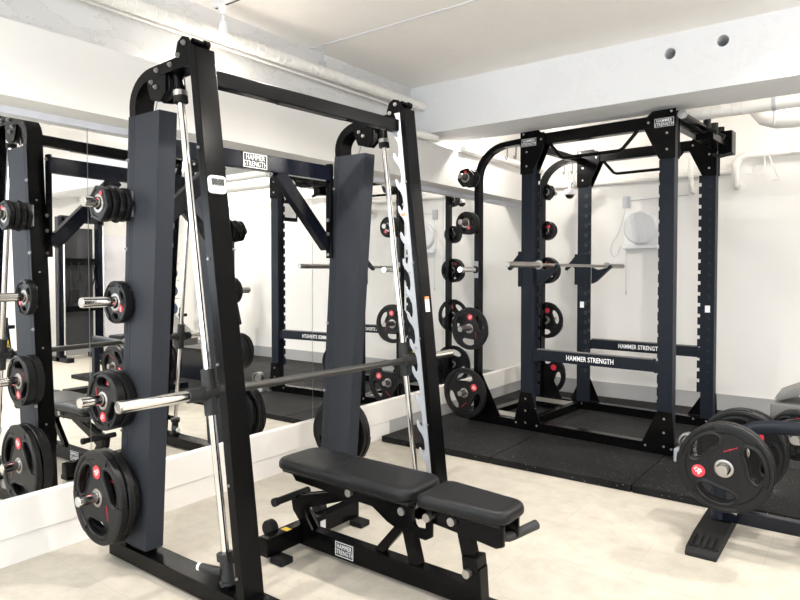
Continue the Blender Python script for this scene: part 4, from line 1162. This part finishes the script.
BULBS = [('S', 12, DN), ('S', 75, DN), ('S', 30, DN), ('P', 20, DN), ('P', 11, DN), ('S', 75, DN), ('S', 85, (.0, .35, -1)), ('S', 85, DN), ('S', 120, DN), ('P', 40, DN)]
for (x, y, z, lab) in spots:
    spot_fixture('ceiling_spotlight', x, y, z, lab)

# ------------------------------------------------------------------ across the room (seen only in the mirrors)
cmx = thing('cable_machine', 'dark cable machine with hanging handles across the room', 'cable machine', (6.35, 4.70, 0))
for y_ in (-.29, .29):
    MB().box(-.05, .05, y_ - .05, y_ + .05, 0, 2.1, .004).build('upright', 'navy', cmx)
    MB().cyl((-.12, y_, .1), (-.12, y_, 2.0), .012, 12).build('guide_rod', 'chrome', cmx)
MB().box(-.05, .05, -.29, .29, 2.02, 2.12, .004).build('top_crossbar', 'navy', cmx)
MB().box(.06, .16, -.22, .22, .2, 1.95, .004).build('weight_stack_cover', 'dark', cmx)
MB().box(-.08, .0, -.24, .24, 1.40, 1.50, .003).box(-.08, .0, -.24, .24, .72, .80, .003).build('hook_rail', 'gloss', cmx)
bl = MB()
for q in range(6):
    for z in (1.45, .76): bl.bolt((-.08, -.19 + q * .076, z), (-1, 0, 0), .014, .02)
bl.build('hook_pins', 'bolt', cmx)
hd = MB()
for q, L in enumerate((.45, .3, .55, .38)):
    y_ = -.18 + q * .11
    hd.tube([(-.09, y_, 1.44), (-.10, y_ + .01, 1.44 - L * .6), (-.10, y_ - .03, 1.44 - L), (-.10, y_ + .05, 1.44 - L), (-.10, y_ + .01, 1.44 - L * .6)], .010, 8)
hd.box(-.14, -.07, -.20, -.08, .85, 1.05, .02)
hd.build('hanging_handles', 'rubber_dull', cmx)
MB().box(-.28, .28, -.34, -.24, 0, .07, .004).box(-.28, .28, .24, .34, 0, .07, .004).build('base_rail', 'navy', cmx)
# flat bench on casters and a wheeled rower beside it
fb_ = thing('wheeled_bench', 'low bench on casters with grey frame in front of the cable machine', 'bench', (5.45, 5.10, 0), R(75))
MB().box(-.5, .5, -.03, .03, .12, .18, .006).build('beam', 'steel', fb_)
MB().box(-.45, .2, -.13, .13, .36, .42, .02).build('pad', 'vinyl', fb_)
MB().bar((-.3, 0, .15), (-.3, 0, .36), .05, .05, .003, (1, 0, 0)).bar((.15, 0, .15), (.15, 0, .36), .05, .05, .003, (1, 0, 0)).build('post', 'gloss', fb_)
MB().box(-.5, -.44, -.25, .25, .07, .12, .004).box(.44, .5, -.25, .25, .07, .12, .004).build('foot', 'gloss', fb_)
for x_ in (-.47, .47):
    for y_ in (-.22, .22): MB().lathe([(.01, -.015), (.035, -.015), (.035, .015), (.01, .015)], p=(x_, y_, .035), axis='y', seg=20).build('caster', 'rubber_dull', fb_)
# ball tower
bt = thing('ball_tower', 'upright white rack holding a column of medicine balls near the back wall', 'rack', (5.72, 5.78, 0))
MB().box(.14, .18, -.14, -.10, 0, 1.75, .003).box(.14, .18, .10, .14, 0, 1.75, .003).build('upright', 'strip', bt)
MB().box(-.18, .20, -.18, .18, 0, .03, .003).build('base', 'strip', bt)
cr_ = MB()
for q in range(5): cr_.box(-.10, .14, -.10, .10, .345 + q * .275 - .015, .345 + q * .275, .003)
cr_.build('shelf', 'strip', bt)
for q, (c, w_) in enumerate((('bluerub', 'dark blue ball on the lowest shelf of the ball tower'), ('bluerub', 'bright blue ball on the second shelf of the ball tower'), ('bluerub', 'deep blue ball on the middle shelf of the ball tower'), ('purple', 'violet ball on the fourth shelf of the ball tower'), ('purple', 'purple ball on the top shelf of the ball tower'))):
    o = MB().ball((0, 0, 0), .105, 28).lathe([(.1045, -.004), (.1065, -.002), (.1065, .002), (.1045, .004)], axis='x', seg=36, closed=True).build('medicine_ball', c, loc=(5.70, 5.78,   .345 + q * .275 + .1071))
    tag(o, w_, 'medicine ball', 'medicine balls on the tower')
# pulley trainer by the back wall
pt = thing('pulley_trainer', 'grey pulley trainer with diagonal arm against the back wall across the room', 'cable machine', (4.45, 5.95, 0))
MB().box(-.35, .35, -.06, .06, 0, .08, .004).box(-.06, .06, -.3, .3, 0, .08, .004).build('base', 'char', pt)
MB().bar((0, 0, .08), (0, 0, 1.75), .08, .08, .004, (1, 0, 0)).build('mast', 'char', pt)
MB().bar((-.04, -.05, 1.2), (-.30, -.1, .55), .06, .06).build('lever_arm', 'char', pt)
MB().box(-.14, .14, -.10, .02, .30, .75, .01).build('weight_stack', 'dark', pt)
MB().cyl((-.25, -.12, 1.62), (.22, -.12, 1.62), .018).cyl((-.25, -.12, 1.15), (.22, -.12, 1.15), .016).build('handle_bar', 'steel', pt)
# wall-hung pieces on the back wall over there
sw = MB().box(3.93, 3.99, YB - .012, YB, 1.18, 1.30, .003).build('light_switch', 'plastic_grey'); tag(sw, 'grey light switch on the back wall across the room', 'switch')
tv = thing('ceiling_monitor', 'small framed monitor hanging from the ceiling behind the beam', 'monitor', (3.05, 5.75, 2.1))
MB().box(-.01, .01, -.16, .16, -.13, .13, .003).build('screen_panel', 'plastic', tv)
MB().box(-.02, .02, -.17, .17, .09, .14, .003).box(-.02, .02, -.17, .17, -.14, -.09, .003).box(-.02, .02, -.17, -.15, -.09, .09, .003).box(-.02, .02, .15, .17, -.09, .09, .003).build('bezel', 'gloss', tv)
MB().cyl((0, 0, .14), (0, 0, ZC - 2.1), .016, 12).build('drop_pole', 'gloss', tv)

# ------------------------------------------------------------------ light
# daylight in the window openings
for (a, b_, z0, z1) in WINR:
    add_light('window_daylight', 'AREA', (RX + .02, (a + b_) / 2, (z0 + z1) / 2), 14, (.84, .915, 1.0), (0, PI / 2, 0), shape='RECTANGLE', size=z1 - z0 - .1, size_y=b_ - a - .1)
for (a, b_, z0, z1) in WINF:
    add_light('window_daylight', 'AREA', ((a + b_) / 2, YF - .02, (z0 + z1) / 2), 36, (.84, .915, 1.0), (PI / 2, 0, 0), shape='RECTANGLE', size=b_ - a - .1, size_y=z1 - z0 - .1)
for (x, y, z, lab), (kind, P_, aim) in zip(spots, BULBS):
    loc = Vector((x, y, z - .215))
    if kind == 'P':
        add_light('spot_bulb', 'POINT', loc, P_, WARM, shadow_soft_size=.03)
    else:
        q = Vector(aim).to_track_quat('-Z', 'Y').to_euler()
        add_light('spot_bulb', 'SPOT', loc, P_, WARM, q, shadow_soft_size=.035, spot_size=R(158), spot_blend=.55)
wd = bpy.data.worlds.new('sky'); scene.world = wd; wd.use_nodes = True
bg = wd.node_tree.nodes['Background']; bg.inputs['Color'].default_value = (.85, .92, 1, 1); bg.inputs['Strength'].default_value = 1.0

# ------------------------------------------------------------------ camera
cam = bpy.data.cameras.new('camera'); co = bpy.data.objects.new('camera', cam); COL.objects.link(co)
cam.sensor_width = 36; cam.lens = 36 * 632 / 800; cam.clip_start = .02
co.location = (3.06, 0, 1.3); co.rotation_euler = (R(90 - 1.5), 0, math.atan(470 / 632))
cam.shift_y = -.0143
scene.camera = co
vs = scene.view_settings
vs.view_transform = 'Standard'; vs.look = 'None'; vs.gamma = 1; vs.use_curve_mapping = False; vs.exposure = 1.06
